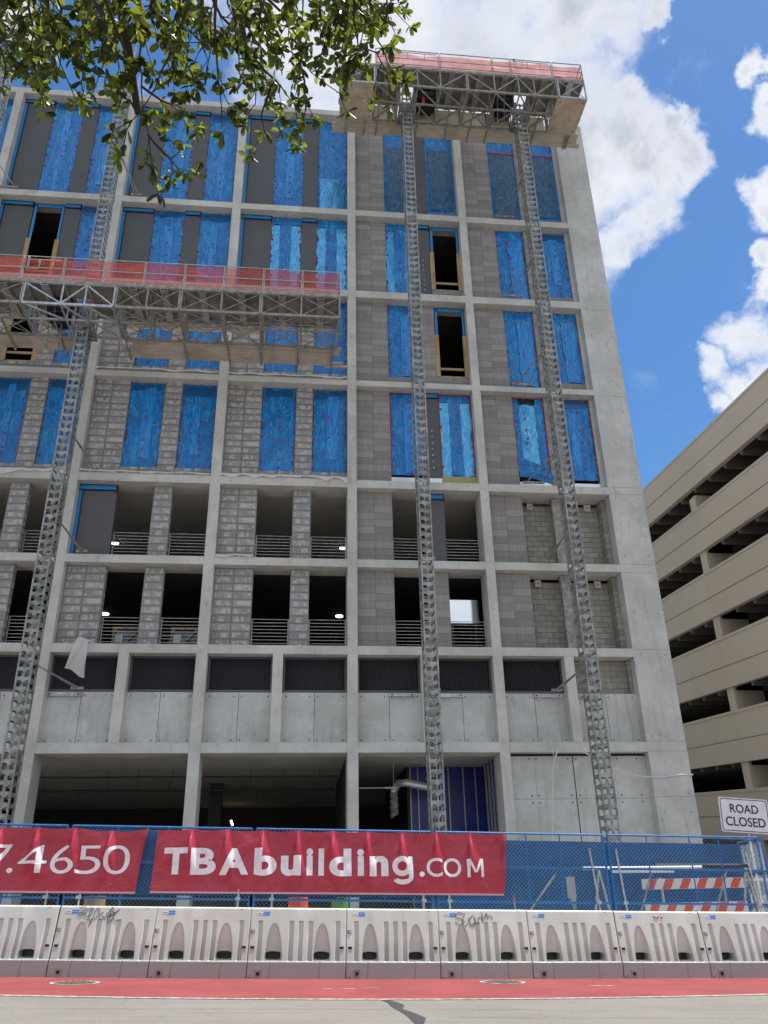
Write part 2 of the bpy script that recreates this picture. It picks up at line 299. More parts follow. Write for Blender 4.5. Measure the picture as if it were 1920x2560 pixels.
def f_leaf(t):
    oi = t.N.new('ShaderNodeAttribute'); oi.attribute_name = 'tone'
    k = t.mix(oi.outputs['Fac'], (.010, .020, .004), (.060, .085, .014))
    n = t.noise(t.pos, 55, 2); k = t.mix(t.math('MULTIPLY', n, .3), k, (.05, .05, .012))
    col(t, k)
    tl = t.N.new('ShaderNodeBsdfTranslucent'); k2 = t.mix(oi.outputs['Fac'], (.03, .05, .004), (.52, .60, .05)); t.L.new(k2, tl.inputs[0])
    m = t.N.new('ShaderNodeMixShader'); m.inputs[0].default_value = .42
    t.L.new(t.b.outputs[0], m.inputs[1]); t.L.new(tl.outputs[0], m.inputs[2]); t.L.new(m.outputs[0], t.out.inputs[0])
M['leaf'] = mat('oak leaf', rough=.42, spec=.45, fn=f_leaf)
M['redthing'] = mat('red enamel', (.55, .03, .03), .4); M['orangeplastic'] = mat('orange plastic', (.85, .10, .01), .5); M['greenplastic'] = mat('green plastic', (.12, .40, .05), .5)

# ------------------------------------------------------------------ mesh helpers
class MB:
    def __init__(s, o=(0, 0, 0)): s.v = []; s.f = []; s.m = []; s.o = Vector(o)
    def add(s, vs, fs, m=0):
        b = len(s.v); s.v += [tuple(v) for v in vs]; s.f += [tuple(b + i for i in f) for f in fs]; s.m += [m] * len(fs); return s
    def box(s, x0, x1, y0, y1, z0, z1, m=0):
        return s.add([(x0, y0, z0), (x1, y0, z0), (x1, y1, z0), (x0, y1, z0), (x0, y0, z1), (x1, y0, z1), (x1, y1, z1), (x0, y1, z1)],
                     [(0, 3, 2, 1), (4, 5, 6, 7), (0, 1, 5, 4), (1, 2, 6, 5), (2, 3, 7, 6), (3, 0, 4, 7)], m)
    def bar(s, a, b, w, h=None, m=0, up=(0, 0, 1)):
        a, b = Vector(a), Vector(b); h = h or w; d = (b - a)
        if d.length < 1e-6: return s
        d.normalize(); u = Vector(up)
        if abs(d.dot(u)) > .97: u = Vector((0, 1, 0))
        r = d.cross(u).normalized() * w / 2; t = r.cross(d).normalized() * h / 2
        vs = [a - r - t, a + r - t, a + r + t, a - r + t, b - r - t, b + r - t, b + r + t, b - r + t]
        return s.add(vs, [(0, 1, 2, 3), (7, 6, 5, 4), (0, 4, 5, 1), (1, 5, 6, 2), (2, 6, 7, 3), (3, 7, 4, 0)], m)
    def tube(s, pts, r, n=8, m=0, cap=True):
        pts = [Vector(p) for p in pts]; rs = r if isinstance(r, (list, tuple)) else [r] * len(pts)
        base = len(s.v); ref = Vector((.3, .2, 1)).normalized()
        for i, p in enumerate(pts):
            d = (pts[min(i + 1, len(pts) - 1)] - pts[max(i - 1, 0)]).normalized()
            if abs(d.dot(ref)) > .95: ref = Vector((1, .1, .1)).normalized()
            u = d.cross(ref).normalized(); q = d.cross(u).normalized()
            for k in range(n):
                a = 2 * math.pi * k / n; s.v.append(tuple(p + (u * math.cos(a) + q * math.sin(a)) * rs[i]))
        for i in range(len(pts) - 1):
            for k in range(n):
                a = base + i * n + k; b = base + i * n + (k + 1) % n
                s.f.append((a, b, b + n, a + n)); s.m.append(m)
        if cap:
            s.f.append(tuple(base + k for k in range(n))); s.m.append(m)
            s.f.append(tuple(base + (len(pts) - 1) * n + k for k in reversed(range(n)))); s.m.append(m)
        return s
    def disc(s, c, nrm, r, n=12, m=0):
        c = Vector(c); nrm = Vector(nrm).normalized(); u = nrm.orthogonal().normalized(); q = nrm.cross(u)
        return s.add([c + (u * math.cos(6.28318 * k / n) + q * math.sin(6.28318 * k / n)) * r for k in range(n)], [tuple(range(n))], m)
    def build(s, name, mats, parent=None, smooth=False, bevel=0):
        me = bpy.data.meshes.new(name); o = s.o
        me.from_pydata([(v[0] - o.x, v[1] - o.y, v[2] - o.z) for v in s.v], [], s.f)
        if not isinstance(mats, (list, tuple)): mats = [mats]
        for m in mats: me.materials.append(M[m] if isinstance(m, str) else m)
        if len(mats) > 1: me.polygons.foreach_set('material_index', s.m)
        if smooth: me.polygons.foreach_set('use_smooth', [True] * len(me.polygons))
        me.update(); ob = bpy.data.objects.new(name, me); COL.objects.link(ob)
        if parent is not None: ob.parent = parent; ob.location = o - WL[parent.name]
        else: ob.location = o
        WL[ob.name] = o.copy()
        if bevel:
            b = ob.modifiers.new('bevel', 'BEVEL'); b.width = bevel; b.segments = 2; b.limit_method = 'ANGLE'
        return ob
WL = {}
def empty(name, loc, parent=None):
    o = bpy.data.objects.new(name, None); COL.objects.link(o); loc = Vector(loc)
    o.empty_display_size = .2
    if parent is not None: o.parent = parent; o.location = loc - WL[parent.name]
    else: o.location = loc
    WL[o.name] = loc; return o
def tag(o, label, cat, group=None):
    o['label'] = label; o['category'] = cat
    if group: o['group'] = group
    return o
def struct(o): o['kind'] = 'structure'; return o
def thing(name, loc, label, cat, group=None): return tag(empty(name, loc), label, cat, group)
def gz(x): return -.028 * x
def copy_tree(o, parent=None):
    c = o.copy(); COL.objects.link(c); c.parent = parent
    WL[c.name] = WL[o.name].copy()
    for ch in o.children: copy_tree(ch, c)
    return c

# ================================================================== SETTING
def sheet(name, xs, ys, dz, m, curve=None):
    b = MB(); n = len(xs)
    for y in ys:
        for x in xs: b.v.append((x, y + (curve(x) if curve else 0), gz(x) + dz))
    for j in range(len(ys) - 1):
        for i in range(n - 1): b.f.append((j * n + i, j * n + i + 1, (j + 1) * n + i + 1, (j + 1) * n + i)); b.m.append(0)
    return struct(b.build(name, m))
sheet('ground', [-400, -60, 60, 400], [-400, 0, 60, 900], -.02, 'dirt')
sheet('road', [-60, -20, 20, 60], [-.6, 18.95], -.004, 'road')
def edge_near(x): return .018 * (x - 1.4) ** 2
LX = [-60, -30] + [i * .5 for i in range(-24, 29)] + [30, 60]
def cl(x): return edge_near(max(-10, min(13, x)))
b = MB()
for x in LX: b.v += [(x, 14.42 + cl(x), gz(x) + .004), (x, 18.15 + cl(x) * .28, gz(x) + .004)]
for i in range(len(LX) - 1): b.f.append((2 * i, 2 * i + 2, 2 * i + 3, 2 * i + 1)); b.m.append(0)
struct(b.build('bus_lane', 'redlane'))
b = MB()
for x in LX: b.v += [(x, 14.28 + cl(x), gz(x) + .004), (x, 14.42 + cl(x), gz(x) + .004)]
for x in LX: b.v += [(x, 18.15 + cl(x) * .28, gz(x) + .006), (x, 18.34 + cl(x) * .28, gz(x) + .006)]
for k in (0, 2 * len(LX)):
    for i in range(len(LX) - 1): b.f.append((k + 2 * i, k + 2 * i + 2, k + 2 * i + 3, k + 2 * i + 1)); b.m.append(0)
struct(b.build('lane_line', 'line'))
b = MB()
cr = [(1.42, 14.25), (1.50, 13.9), (1.52, 13.54), (1.50, 13.1), (1.58, 12.59), (1.62, 12.1), (1.56, 11.5), (1.7, 10.6), (1.62, 9.2)]
for i, (x, y) in enumerate(cr):
    wd = .045 + .03 * (i % 3); b.v += [(x - wd, y, gz(x) + .003), (x + wd, y, gz(x) + .003)]
for i in range(len(cr) - 1): b.f.append((2 * i, 2 * i + 1, 2 * i + 3, 2 * i + 2)); b.m.append(0)
for (x0, y0, x1, y1) in [(6.9, 13.0, 8.6, 12.4), (8.6, 12.4, 9.6, 12.5)]:
    k = len(b.v); b.v += [(x0, y0 - .02, gz(x0) + .003), (x1, y1 - .02, gz(x1) + .003), (x1, y1 + .02, gz(x1) + .003), (x0, y0 + .02, gz(x0) + .003)]; b.f.append((k, k + 1, k + 2, k + 3)); b.m.append(0)
for sd, (x0, y0, x1, y1) in enumerate([(-9, 13.3, 3.5, 13.05), (2.2, 12.2, 8.5, 11.9), (-4.5, 14.2, -3.2, 9.5)]):
    q = random.Random(sd); n = 40; k = len(b.v)
    for i in range(n + 1):
        t = i / n; x = x0 + (x1 - x0) * t + q.uniform(-.03, .03); y = y0 + (y1 - y0) * t + q.uniform(-.03, .03); hw = q.uniform(.003, .008); ox, oy = (0, hw) if abs(x1 - x0) > abs(y1 - y0) else (hw, 0)
        b.v += [(x - ox, y - oy, gz(x) + .002), (x + ox, y + oy, gz(x) + .002)]
    for i in range(n): b.f.append((k + 2 * i, k + 2 * i + 1, k + 2 * i + 3, k + 2 * i + 2)); b.m.append(0)
struct(b.build('road_crack', 'crack'))
# scuffed patch of worn paint in the lane
b = MB()
for (cx, cy, rx, ry, sd) in [(1.37, 16.15, .20, .035, 1), (.93, 16.0, .16, .04, 2), (.62, 15.95, .12, .05, 3), (5.6, 16.6, .3, .06, 4), (-6.1, 15.6, .2, .05, 5)]:
    rr = random.Random(sd); n = 18; k = len(b.v)
    for i in range(n):
        a = 6.283 * i / n; q = rr.uniform(.45, 1.1); x = cx + rx * math.cos(a) * q; b.v.append((x, cy + ry * math.sin(a) * q, gz(x) + .0075))
    b.f.append(tuple(range(k, k + n))); b.m.append(0)
struct(b.build('paint_scuff', 'line'))
b = MB(); b.box(-60, 60, -9, -.6, -.4, .14); o = struct(b.build('sidewalk', 'walk')); o.rotation_euler.y = math.atan(.028)
b = MB(); b.box(-60, 12.9, 18.95, 26.9, -.3, .10); o = struct(b.build('far_sidewalk', 'walk')); o.rotation_euler.y = math.atan(.028)

# ================================================================== BUILDING
BLD = thing('construction_building', (0, 30, 0), 'unfinished concrete grid-fronted mid-rise with blue film over its windows', 'building')
COLS = [(-18.44, -18.09), (-13.42, -13.07), (-8.395, -8.045), (-3.386, -3.017), (1.613, 1.964), (6.589, 6.927)]
BAYS = [(-18.09, -13.42), (-13.07, -8.395), (-8.045, -3.386), (-3.017, 1.613), (1.964, 6.589), (6.927, 11.598)]
BZ = {7: (5.60, 5.92), 6: (8.81, 9.11), 5: (11.97, 12.27), 4: (15.12, 15.44), 3: (19.62, 19.87), 2: (24.01, 24.36), 1: (28.54, 28.86), 0: (34.75, 35.06)}
F = 27.0
for (a, c) in COLS:
    b = MB((a, F, -.6)); b.box(a, c, F, 27.95, -.6, 34.75)
    for z in (4.18, 5.92, 12.3, 15.46, 19.9, 24.4, 28.9): pass
    b.build('column', 'conc', BLD, bevel=.012)
b = MB((11.598, F, -1)); b.box(11.598, 12.952, F, 45, -1, 35.19)
for z in (4.18, 5.62, 5.95, 9.08, 11.95, 12.28, 15.15, 15.45, 19.6, 24.0, 28.55, 31.0):
    b.box(11.6, 12.948, F - .002, F - .0005, z - .008, z + .008, 1)
for i, z in enumerate((1.2, 3.7, 4.28, 6.1, 8.9, 10.4, 11.7, 12.6, 13.9, 15.0, 15.8, 17.3, 18.9, 21.0, 22.6, 23.7, 25.2, 27.7, 28.2, 29.9, 32.2)):
    for x in (11.82, 12.72): b.disc((x + .02 * (i % 3), F - .004, z), (0, -1, 0), .028, 10, 1)
b.build('corner_pier', ['conc_panel', 'steel_dull'], BLD, bevel=.012)
for k, (z0, z1) in BZ.items():
    b = MB((-18, F, z0)); xs = [-18.6] + [v for c in COLS for v in c] + [11.598]
    if k == 0: b.box(-19, 11.598, F, 27.95, z0, z1)
    else:
        for i in range(2, len(xs) - 1, 2): b.box(xs[i], xs[i + 1], F, 27.95, z0, z1)
    b.build('roof_beam' if k == 0 else 'floor_beam', 'conc', BLD, bevel=.012)
    # slab behind
    b = MB((-18, 27.95, z0)); b.box(-19, 11.59, 27.952, 44.9, z0 + .12, z1 - .01)
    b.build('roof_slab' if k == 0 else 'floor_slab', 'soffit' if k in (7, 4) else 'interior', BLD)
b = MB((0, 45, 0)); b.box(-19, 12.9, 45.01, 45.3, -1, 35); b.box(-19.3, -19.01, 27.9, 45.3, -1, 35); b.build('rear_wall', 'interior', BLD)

def block_panel(x0, x1, z0, z1, m, y0=27.33, y1=27.60, name='block_panel'):
    b = MB((x0, y0, z0)); b.box(x0, x1, y0, y1, z0, z1); return b.build(name, m, BLD)
def grey_panel(x0, x1, z0, z1, left=True, top=True, bolts=False, y0=27.38):
    b = MB((x0, y0, z0)); b.box(x0, x1, y0, 27.60, z0, z1)
    o = b.build('sheathing_panel', 'panel', BLD)
    s = MB((x0, y0, z0))
    if left:
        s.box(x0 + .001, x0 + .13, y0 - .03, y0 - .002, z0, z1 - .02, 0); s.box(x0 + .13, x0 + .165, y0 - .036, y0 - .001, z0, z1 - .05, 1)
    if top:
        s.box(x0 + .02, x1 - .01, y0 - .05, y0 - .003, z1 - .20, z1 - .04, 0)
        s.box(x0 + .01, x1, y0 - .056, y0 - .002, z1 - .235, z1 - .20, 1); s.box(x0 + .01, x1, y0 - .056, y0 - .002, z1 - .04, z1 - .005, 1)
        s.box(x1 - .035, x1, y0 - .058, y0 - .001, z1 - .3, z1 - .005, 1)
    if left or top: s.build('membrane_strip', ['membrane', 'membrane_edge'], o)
    if bolts:
        t = MB((x0, y0, z0)); xm = (x0 + x1) / 2
        for i in range(7):
            z = z0 + .5 + i * .27
            t.bar((xm, y0, z), (xm, y0 - .05, z), .03); t.disc((xm, y0 - .051, z), (0, -1, 0), .03, 8)
        t.build('anchor_bolts', 'galv', o)
    return o
wcount = 0
def window(x0, x1, z0, z1, style='film', seed=0, y=27.44):
    """glazing with its dark frame, the film over it and bits of red tape"""
    rr = random.Random(seed)
    o = empty('window', (x0, y, z0), BLD)
    f = MB((x0, y, z0)); w_ = .05
    f.box(x0, x0 + w_, y, y + .1, z0, z1); f.box(x1 - w_, x1, y, y + .1, z0, z1); f.box(x0 + w_, x1 - w_, y, y + .1, z0, z0 + w_); f.box(x0 + w_, x1 - w_, y, y + .1, z1 - w_, z1)
    if style != 'open' and z1 - z0 > 4.5: f.box(x0 + w_, x1 - w_, y, y + .1, z1 - 1.35, z1 - 1.29)
    f.build('frame', 'frame', o)
    if style == 'open':
        s = MB((x0, y, z0))
        s.box(x0 + .05, x0 + .15, y - .05, y - .01, z0 + 1.8, z1 - .05); s.box(x1 - .12, x1 - .04, y - .05, y - .01, z0 + 1.8, z1 - .05)
        s.box(x0 + .1, x1 - .1, y - .05, y - .01, z1 - .22, z1 - .08); s.build('membrane_strip', 'membrane', o)
        t = MB((x0, y, z0)); t.box(x0 - .02, x0 + .16, y - .12, y - .055, z0 + .02, z0 + 2.1); t.box(x1 - .16, x1 + .02, y - .12, y - .055, z0 + .02, z0 + 2.1)
        t.box(x0 + .16, x1 - .16, y - .02, y + .03, z0 + .42, z0 + .52); t.box(x0 + .16, x1 - .16, y - .02, y + .03, z0 + .02, z0 + .12)
        t.build('guard_lumber', 'lumber', o); return o
    g = MB((x0, y, z0)); g.box(x0 + w_, x1 - w_, y + .04, y + .06, z0 + w_, z1 - w_); g.build('pane', 'glass', o)
    # film sheet, gently wrinkled, with ragged edges lapping the frame
    def filmmesh(a, c, p, q, m, dy, name):
        lap = name in ('film_lap', 'single_film', 'film_top')
        fm = MB((x0, y, z0)); nx = max(3, int((c - a) / .09)); nzn = max(4, int((q - p) / .12)); W0 = nx + 1
        for j in range(nzn + 1):
            for i in range(nx + 1):
                u = a + (c - a) * i / nx; v = p + (q - p) * j / nzn
                if lap and i in (0, nx): u += .05 * noise.noise(Vector((v * 1.7, i, seed))) + .02 * noise.noise(Vector((v * 6, i, seed)))
                if lap and j in (0, nzn): v += .08 * noise.noise(Vector((u * 3, j, seed)))
                e = .022 if i in (0, nx) else 0; ez = .02 if j in (0, nzn) else 0
                h = noise.noise(Vector((u * 2.3, v * 1.6, seed * 1.7))) * .022 + noise.noise(Vector((u * 7, v * 4, seed * 3.1))) * .009
                fm.v.append((u + rr.uniform(-e, e), y - dy + h * (0 if (i in (0, nx) or j in (0, nzn)) else 1), v + rr.uniform(-ez, ez)))
        for j in range(nzn):
            for i in range(nx): fm.f.append((j * W0 + i, j * W0 + i + 1, (j + 1) * W0 + i + 1, (j + 1) * W0 + i)); fm.m.append(0)
        return fm.build(name, m, o, smooth=True)
    W_, H_ = x1 - x0, z1 - z0
    if style == 'film':
        filmmesh(x0 + .01, x1 - .01, z0 + .02, z1 - .03, 'film', .035, 'film')
        a = rr.uniform(.25, .42)
        if rr.random() < .75: filmmesh(x0 + W_ * a, x0 + W_ * (a + rr.uniform(.2, .34)), z0 + H_ * rr.uniform(.02, .2), z0 + H_ * rr.uniform(.72, .95), 'film_bright', .052, 'film_lap')
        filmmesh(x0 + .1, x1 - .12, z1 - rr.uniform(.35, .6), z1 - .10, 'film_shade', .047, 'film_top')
    elif style == 'dark':
        filmmesh(x0 + .01, x1 - .01, z0 + .02, z1 - .03, 'film', .03, 'film')
        filmmesh(x0 + .14, x1 - .12, z0 + .25, z1 - 1.42, 'film_dark', .062, 'film_over_glass')
    elif style == 'split':            # single layer at the sides reflects the sky, doubled strip in the middle
        filmmesh(x0 + .02, x1 - .02, z0 + .02, z0 + H_ * .93, 'film_thin', .03, 'single_film')
        filmmesh(x0 + W_ * .30, x0 + W_ * .66, z0 + .03, z1 - .05, 'film', .055, 'film')
        filmmesh(x0 + .02, x1 - .02, z0 + H_ * .90, z1 - .04, 'film', .06, 'film')
    elif style == 'lowsplit':
        filmmesh(x0 + .02, x1 - .02, z0 + .02, z1 - .03, 'film', .03, 'film')
        filmmesh(x0 + W_ * .08, x1 - W_ * .1, z0 + .05, z0 + H_ * rr.uniform(.28, .4), 'film_thin', .065, 'single_film')
    elif style == 'rightthin':
        filmmesh(x0 + .02, x1 - .02, z0 + .02, z1 - .03, 'film', .03, 'film')
        filmmesh(x0 + W_ * .42, x1 - .12, z0 + .1, z0 + H_ * .86, 'film_bright', .062, 'single_film')
    elif style == 'torn':
        filmmesh(x0 + W_ * .08, x1 - W_ * .2, z0 + .55, z1 - .35, 'film_thin', .03, 'single_film')
        filmmesh(x0 + .0, x0 + W_ * .2, z0 + .3, z1 - .03, 'film', .05, 'film'); filmmesh(x1 - W_ * .28, x1, z0 + .2, z1 - .03, 'film', .052, 'film')
        fm = MB((x0, y, z0))
        for j in range(9):
            for i in range(13):
                u = i / 12; v = j / 8; top = z0 + .95 - .62 * u; bot = z0 + .05 - .42 * max(0, u - .35)
                fm.v.append((x0 + .02 + u * W_ * 1.0, y - .10 - .07 * math.sin(v * 9 + u * 4) - .05 * u, top + (bot - top) * v))
        for j in range(8):
            for i in range(12): fm.f.append((j * 13 + i, j * 13 + i + 1, (j + 1) * 13 + i + 1, (j + 1) * 13 + i)); fm.m.append(0)
        fm.build('torn_film', 'film', o, smooth=True)
    if z0 < 17 and x0 > 2:
        t = MB((x0, y, z0)); t.box(x0, x0 + .03, y - .079, y - .064, z0, z1 - .05); t.box(x1 - .03, x1, y - .079, y - .064, z0, z1 - .05); t.box(x0 + .03, x1 - .03, y - .079, y - .064, z1 - .08, z1 - .05); t.build('edge_tape', 'tape', o)
    if z1 - z0 > 4.5 and x0 > 1:
        t = MB((x0, y, z0))
        if x0 > 7: t.box(x0 + .03, x1 - .03, y - .075, y - .062, z1 - 1.40, z1 - 1.32)
        else: t.box(x0 + .1, x0 + .2, y - .075, y - .062, z1 - 1.3, z1 - 1.27)
        t.build('tape', 'tape', o)
    else:
        t = MB((x0, y, z0)); xm = x0 + W_ * rr.uniform(.35, .62); n = rr.randint(9, 15)
        for i in range(n):
            for xx in (x0 + .06, xm, x1 - .06):
                if rr.random() < .62:
                    zz = z0 + H_ * (i + rr.uniform(0, .8)) / n; a = .028 if rr.random() < .6 else .05; c = .075 if a < .04 else .035
                    xx2 = xx + rr.uniform(-.03, .03); t.box(xx2 - a, xx2 + a, y - .078, y - .066, zz - c / 1.6, zz + c / 1.6)
        if x0 < 2:
            for i in range(rr.randint(3, 8)):
                xx = x0 + W_ * rr.uniform(.1, .9); t.bar((xx, y - .075, z1 - .02), (xx + rr.uniform(-.05, .08), y - .08, z1 + .12), .035, .01)
        t.build('tape', 'tape', o)
    return o
def p_ext(i):
    a, c = BAYS[i]
    return a, a + 1.335, a + 2.64, a + 3.30, c      # panel1 | opening1 | panel2 | opening2
# ---- upper glazed floors
FL = {8: (BZ[1][1], BZ[0][0]), 7: (BZ[2][1], BZ[1][0]), 6: (BZ[3][1], BZ[2][0]), 5: (BZ[4][1], BZ[3][0])}
for fl, (z0, z1) in FL.items():
    for i in range(6):
        a, p1, w1, p2, c = p_ext(i); sd = fl * 10 + i
        if i <= 3 and fl in (8, 7):
            grey_panel(a, p1, z0, z1); grey_panel(w1, p2, z0, z1, left=False)
            s1 = 'open' if (i == 1 and fl == 7) else 'film'
            s2 = 'film'
            if i == 3 and fl == 8: s1, s2 = 'film', 'lowsplit'
            if i == 3 and fl == 7: s1, s2 = 'split', 'split'
            window(p1, w1, z0 + .04, z1, s1, sd * 2); window(p2, c, z0 + .04, z1, s2, sd * 2 + 1)
        elif i <= 3:
            sill = .44 if fl == 5 else .46
            block_panel(a, p1, z0, z1, 'block_dirty'); block_panel(w1, p2, z0, z1, 'block_dirty')
            block_panel(p1, w1, z0, z0 + sill, 'block_dirty'); block_panel(p2, c, z0, z0 + sill, 'block_dirty')
            op = (fl == 6 and i == 1)
            window(p1, w1, z0 + sill, z1, 'open' if op else 'film', sd * 2); window(p2, c, z0 + sill, z1, 'film', sd * 2 + 1)
        elif i == 4:
            block_panel(a, p1, z0, z1, 'block')
            if fl == 6: block_panel(w1, p2, z0, z1, 'block')
            else: grey_panel(w1, p2, z0 + (.3 if fl == 5 else 0), z1, left=False, top=(fl != 8), bolts=fl in (7, 5))
            s1 = {8: 'dark', 7: 'split', 6: 'rightthin', 5: 'rightthin'}[fl]
            z1s = z0 + {8: .05, 7: .1, 6: .45, 5: .46}[fl]
            if fl in (6,): block_panel(p1, w1, z0, z1s, 'block')
            window(p1, w1, z1s, z1, s1, sd * 2)
            zs = {8: .40, 7: .52, 6: .55, 5: .47}[fl]
            if fl == 5:
                b = MB((p2, 27.38, z0)); b.box(p2, c, 27.38, 27.5, z0, z0 + zs); b.build('insulation', 'insul', BLD)
                b = MB((p1, 27.36, z0)); b.box(p1, p2 - .02, 27.34, 27.37, z0, z0 + .34); b.build('flashing', 'flash', BLD)
            else: block_panel(p2, c, z0, z0 + zs, 'block')
            window(p2, c, z0 + zs, z1, {8: 'dark', 7: 'open', 6: 'open', 5: 'split'}[fl], sd * 2 + 1)
        else:
            block_panel(a, p1, z0, z1, 'block'); block_panel(9.55, 10.22, z0, z1, 'block'); block_panel(11.47, 11.597, z0, z1, 'conc', name='jamb')
            zs = {8: .35, 7: .45, 6: .48, 5: .46}[fl]
            if fl == 5:
                b = MB((p1, 27.36, z0)); b.box(p1, 9.54, 27.34, 27.37, z0, z0 + .3); b.box(10.23, 11.46, 27.34, 27.37, z0, z0 + .3); b.build('flashing', 'flash', BLD)
            else:
                block_panel(10.22, 11.47, z0, z0 + zs, 'block')
            window(p1, 9.55, z0 + (.46 if fl == 5 else .06 if fl != 6 else .2), z1, {8: 'dark', 7: 'rightthin', 6: 'rightthin', 5: 'torn'}[fl], sd * 2)
            window(10.22, 11.47, z0 + zs, z1, {8: 'dark', 7: 'film', 6: 'rightthin', 5: 'film'}[fl], sd * 2 + 1)
# ---- open parking floors
def railing(x0, x1, z0):
    b = MB((x0, 27.62, z0))
    for k in range(9): b.tube([(x0, 27.64, z0 + .12 + k * .122), (x1, 27.64, z0 + .12 + k * .122)], .013, 6)
    for x in (x0 + .03, x1 - .03): b.box(x - .02, x + .02, 27.66, 27.69, z0, z0 + 1.12)
    b.build('railing', 'galv', BLD)
def lamp(x, y, z):
    o = empty('ceiling_lamp', (x, y, z), BLD)
    b = MB((x, y, z)); b.tube([(x, y, z), (x, y, z - .07)], .17, 14); b.build('lamp_body', 'galv', o)
    b = MB((x, y, z)); b.tube([(x, y, z - .071), (x, y, z - .10), (x, y, z - .115)], [.16, .15, .06], 14); b.build('lens', 'lamp', o)
for fl, (z0, z1) in {4: (BZ[5][1], BZ[4][0]), 3: (BZ[6][1], BZ[5][0])}.items():
    for i in range(5):
        a, p1, w1, p2, c = p_ext(i); m = 'block' if i == 4 else 'block_dirty'
        if i == 2 and fl == 4: grey_panel(a, p1, z0, z1)
        else: block_panel(a, p1, z0, z1, m)
        if i == 4 and fl == 4: grey_panel(w1, p2, z0, z1, left=False, top=True)
        else: block_panel(w1, p2, z0, z1, m)
        railing(p1, w1, z0); railing(p2, c, z0)
    a, p1, w1, p2, c = p_ext(5)
    block_panel(a, p1, z0, z1, 'block')
    block_panel(p1 - .4, 11.59, z0, z1 - .10, 'cmu', 27.955, 28.15, 'block_wall')
    b = MB((11.4, 27.5, z0)); b.box(11.40, 11.592, 27.5, 27.955, z0, z1 - .06); b.build('block_return', 'cmu', BLD)
    b = MB((9.5, 27.4, z0)); b.box(9.50, 9.82, 27.42, 27.60, z0, z1 - .02); b.box(9.44, 9.498, 27.40, 27.62, z0, z1 - .01); b.build('steel_mullion', 'steel_dull', BLD)
    for x in (8.72, 11.0):
        b = MB((x, 27.9, z1)); b.box(x - .12, x + .12, 27.86, 27.954, z1 - .30, z1 - .04); b.disc((x, 27.858, z1 - .18), (0, -1, 0), .03, 8, 1)
        b.build('wall_clip', ['conc', 'black'], BLD)
lamp(1.78, 32.9, 15.24); lamp(1.61, 32.7, 12.09); lamp(-7.87, 32.9, 15.24); lamp(-7.87, 32.8, 12.09)
# interior columns give the decks depth
for x in (-13.2, -3.2, 6.76):
    for y in (35.5,):
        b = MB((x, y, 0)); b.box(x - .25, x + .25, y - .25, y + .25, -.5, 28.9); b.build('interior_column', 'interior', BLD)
# ---- louvre storey
zl0, zl1 = BZ[7][1], BZ[6][0]
for i in range(6):
    a, c = BAYS[i]; m = (a + c) / 2
    b = MB((m, F, zl0)); b.box(m - .17, m + .17, F, 27.9, zl0, zl1); b.build('mid_column', 'conc', BLD, bevel=.01)
    for h, (x0, x1) in enumerate(((a, m - .17), (m + .17, c))):
        b = MB((x0, 27.36, zl0)); b.box(x0, x1, 27.36, 27.7, zl0, 7.60)
        xm = (x0 + x1) / 2; b.box(xm - .007, xm + .007, 27.357, 27.359, zl0, 7.60, 1)
        for x in (x0 + .13, xm - .16, xm + .10, x1 - .12):
            for z in (6.05, 7.47): b.disc((x, 27.355, z), (0, -1, 0), .024, 10, 1)
        b.build('concrete_panel', ['conc_panel', 'steel_dark'], BLD)
        if i == 5 and h == 1:
            block_panel(x0, x1 - .12, 7.62, zl1 - .03, 'cmu', 27.60, 27.8, 'block_wall'); b = MB((x1, 27.4, 7.6)); b.box(x1 - .12, x1 - .005, 27.4, 27.8, 7.61, zl1 - .03); b.build('block_return', 'cmu', BLD); continue
        o = empty('louvre', (x0, 27.45, 7.6), BLD)
        b = MB((x0, 27.45, 7.6)); b.box(x0 + .02, x0 + .07, 27.40, 27.58, 7.62, zl1); b.box(x1 - .07, x1 - .02, 27.40, 27.58, 7.62, zl1)
        b.box(x0 + .07, x1 - .07, 27.40, 27.58, 7.62, 7.69); b.box(x0 + .07, x1 - .07, 27.40, 27.58, zl1 - .07, zl1 - .002); b.build('frame', 'louvre', o)
        b = MB((x0, 27.45, 7.6)); n = int((x1 - x0 - .14) / .052)
        for k in range(n):
            x = x0 + .09 + k * .052; b.bar((x, 27.47, 7.69), (x, 27.47, zl1 - .07), .007, .07, up=(.45, 1, 0))
        b.box(x0 + .07, x1 - .07, 27.56, 27.575, 7.69, zl1 - .07, 1); b.build('blades', ['louvre', 'black'], o)
# ---- ground floor
x0, x1 = BAYS[5]
b = MB((x0, 27.35, -.5)); b.box(x0, x1, 27.35, 27.7, -.6, 5.52)
for x in (9.1,): b.box(x - .015, x + .015, 27.345, 27.349, -.5, 5.52, 1)
for x in (7.8, 10.5): b.box(x - .005, x + .005, 27.346, 27.349, -.5, 5.52, 2)
b.box(x0, x1, 27.346, 27.349, 4.17, 4.185, 2); b.box(x0, x1, 27.34, 27.6, 5.52, 5.56, 1)
for x in (7.62, 7.86, 8.94, 9.22, 10.35, 10.62, 11.3):
    for z in (4.28, 4.06, 5.43, 1.6): b.disc((x, 27.343, z), (0, -1, 0), .026, 10, 1)
b.build('concrete_wall', ['conc_panel', 'black', 'steel_dull'], BLD)
o = empty('sheathed_wall', (4.1, 31, 0), BLD)
b = MB((4.1, 31, 0)); b.box(4.12, 6.85, 31.05, 31.2, -.5, 5.71); b.box(6.86, 6.95, 28.0, 31.0, -.5, 5.71); b.build('air_barrier', 'bluewall', o)
b = MB((4.1, 31, 0))
for x in (4.14, 4.42, 5.0, 5.55, 6.1, 6.55): b.box(x - .02, x + .02, 30.96, 31.04, -.5, 5.70)
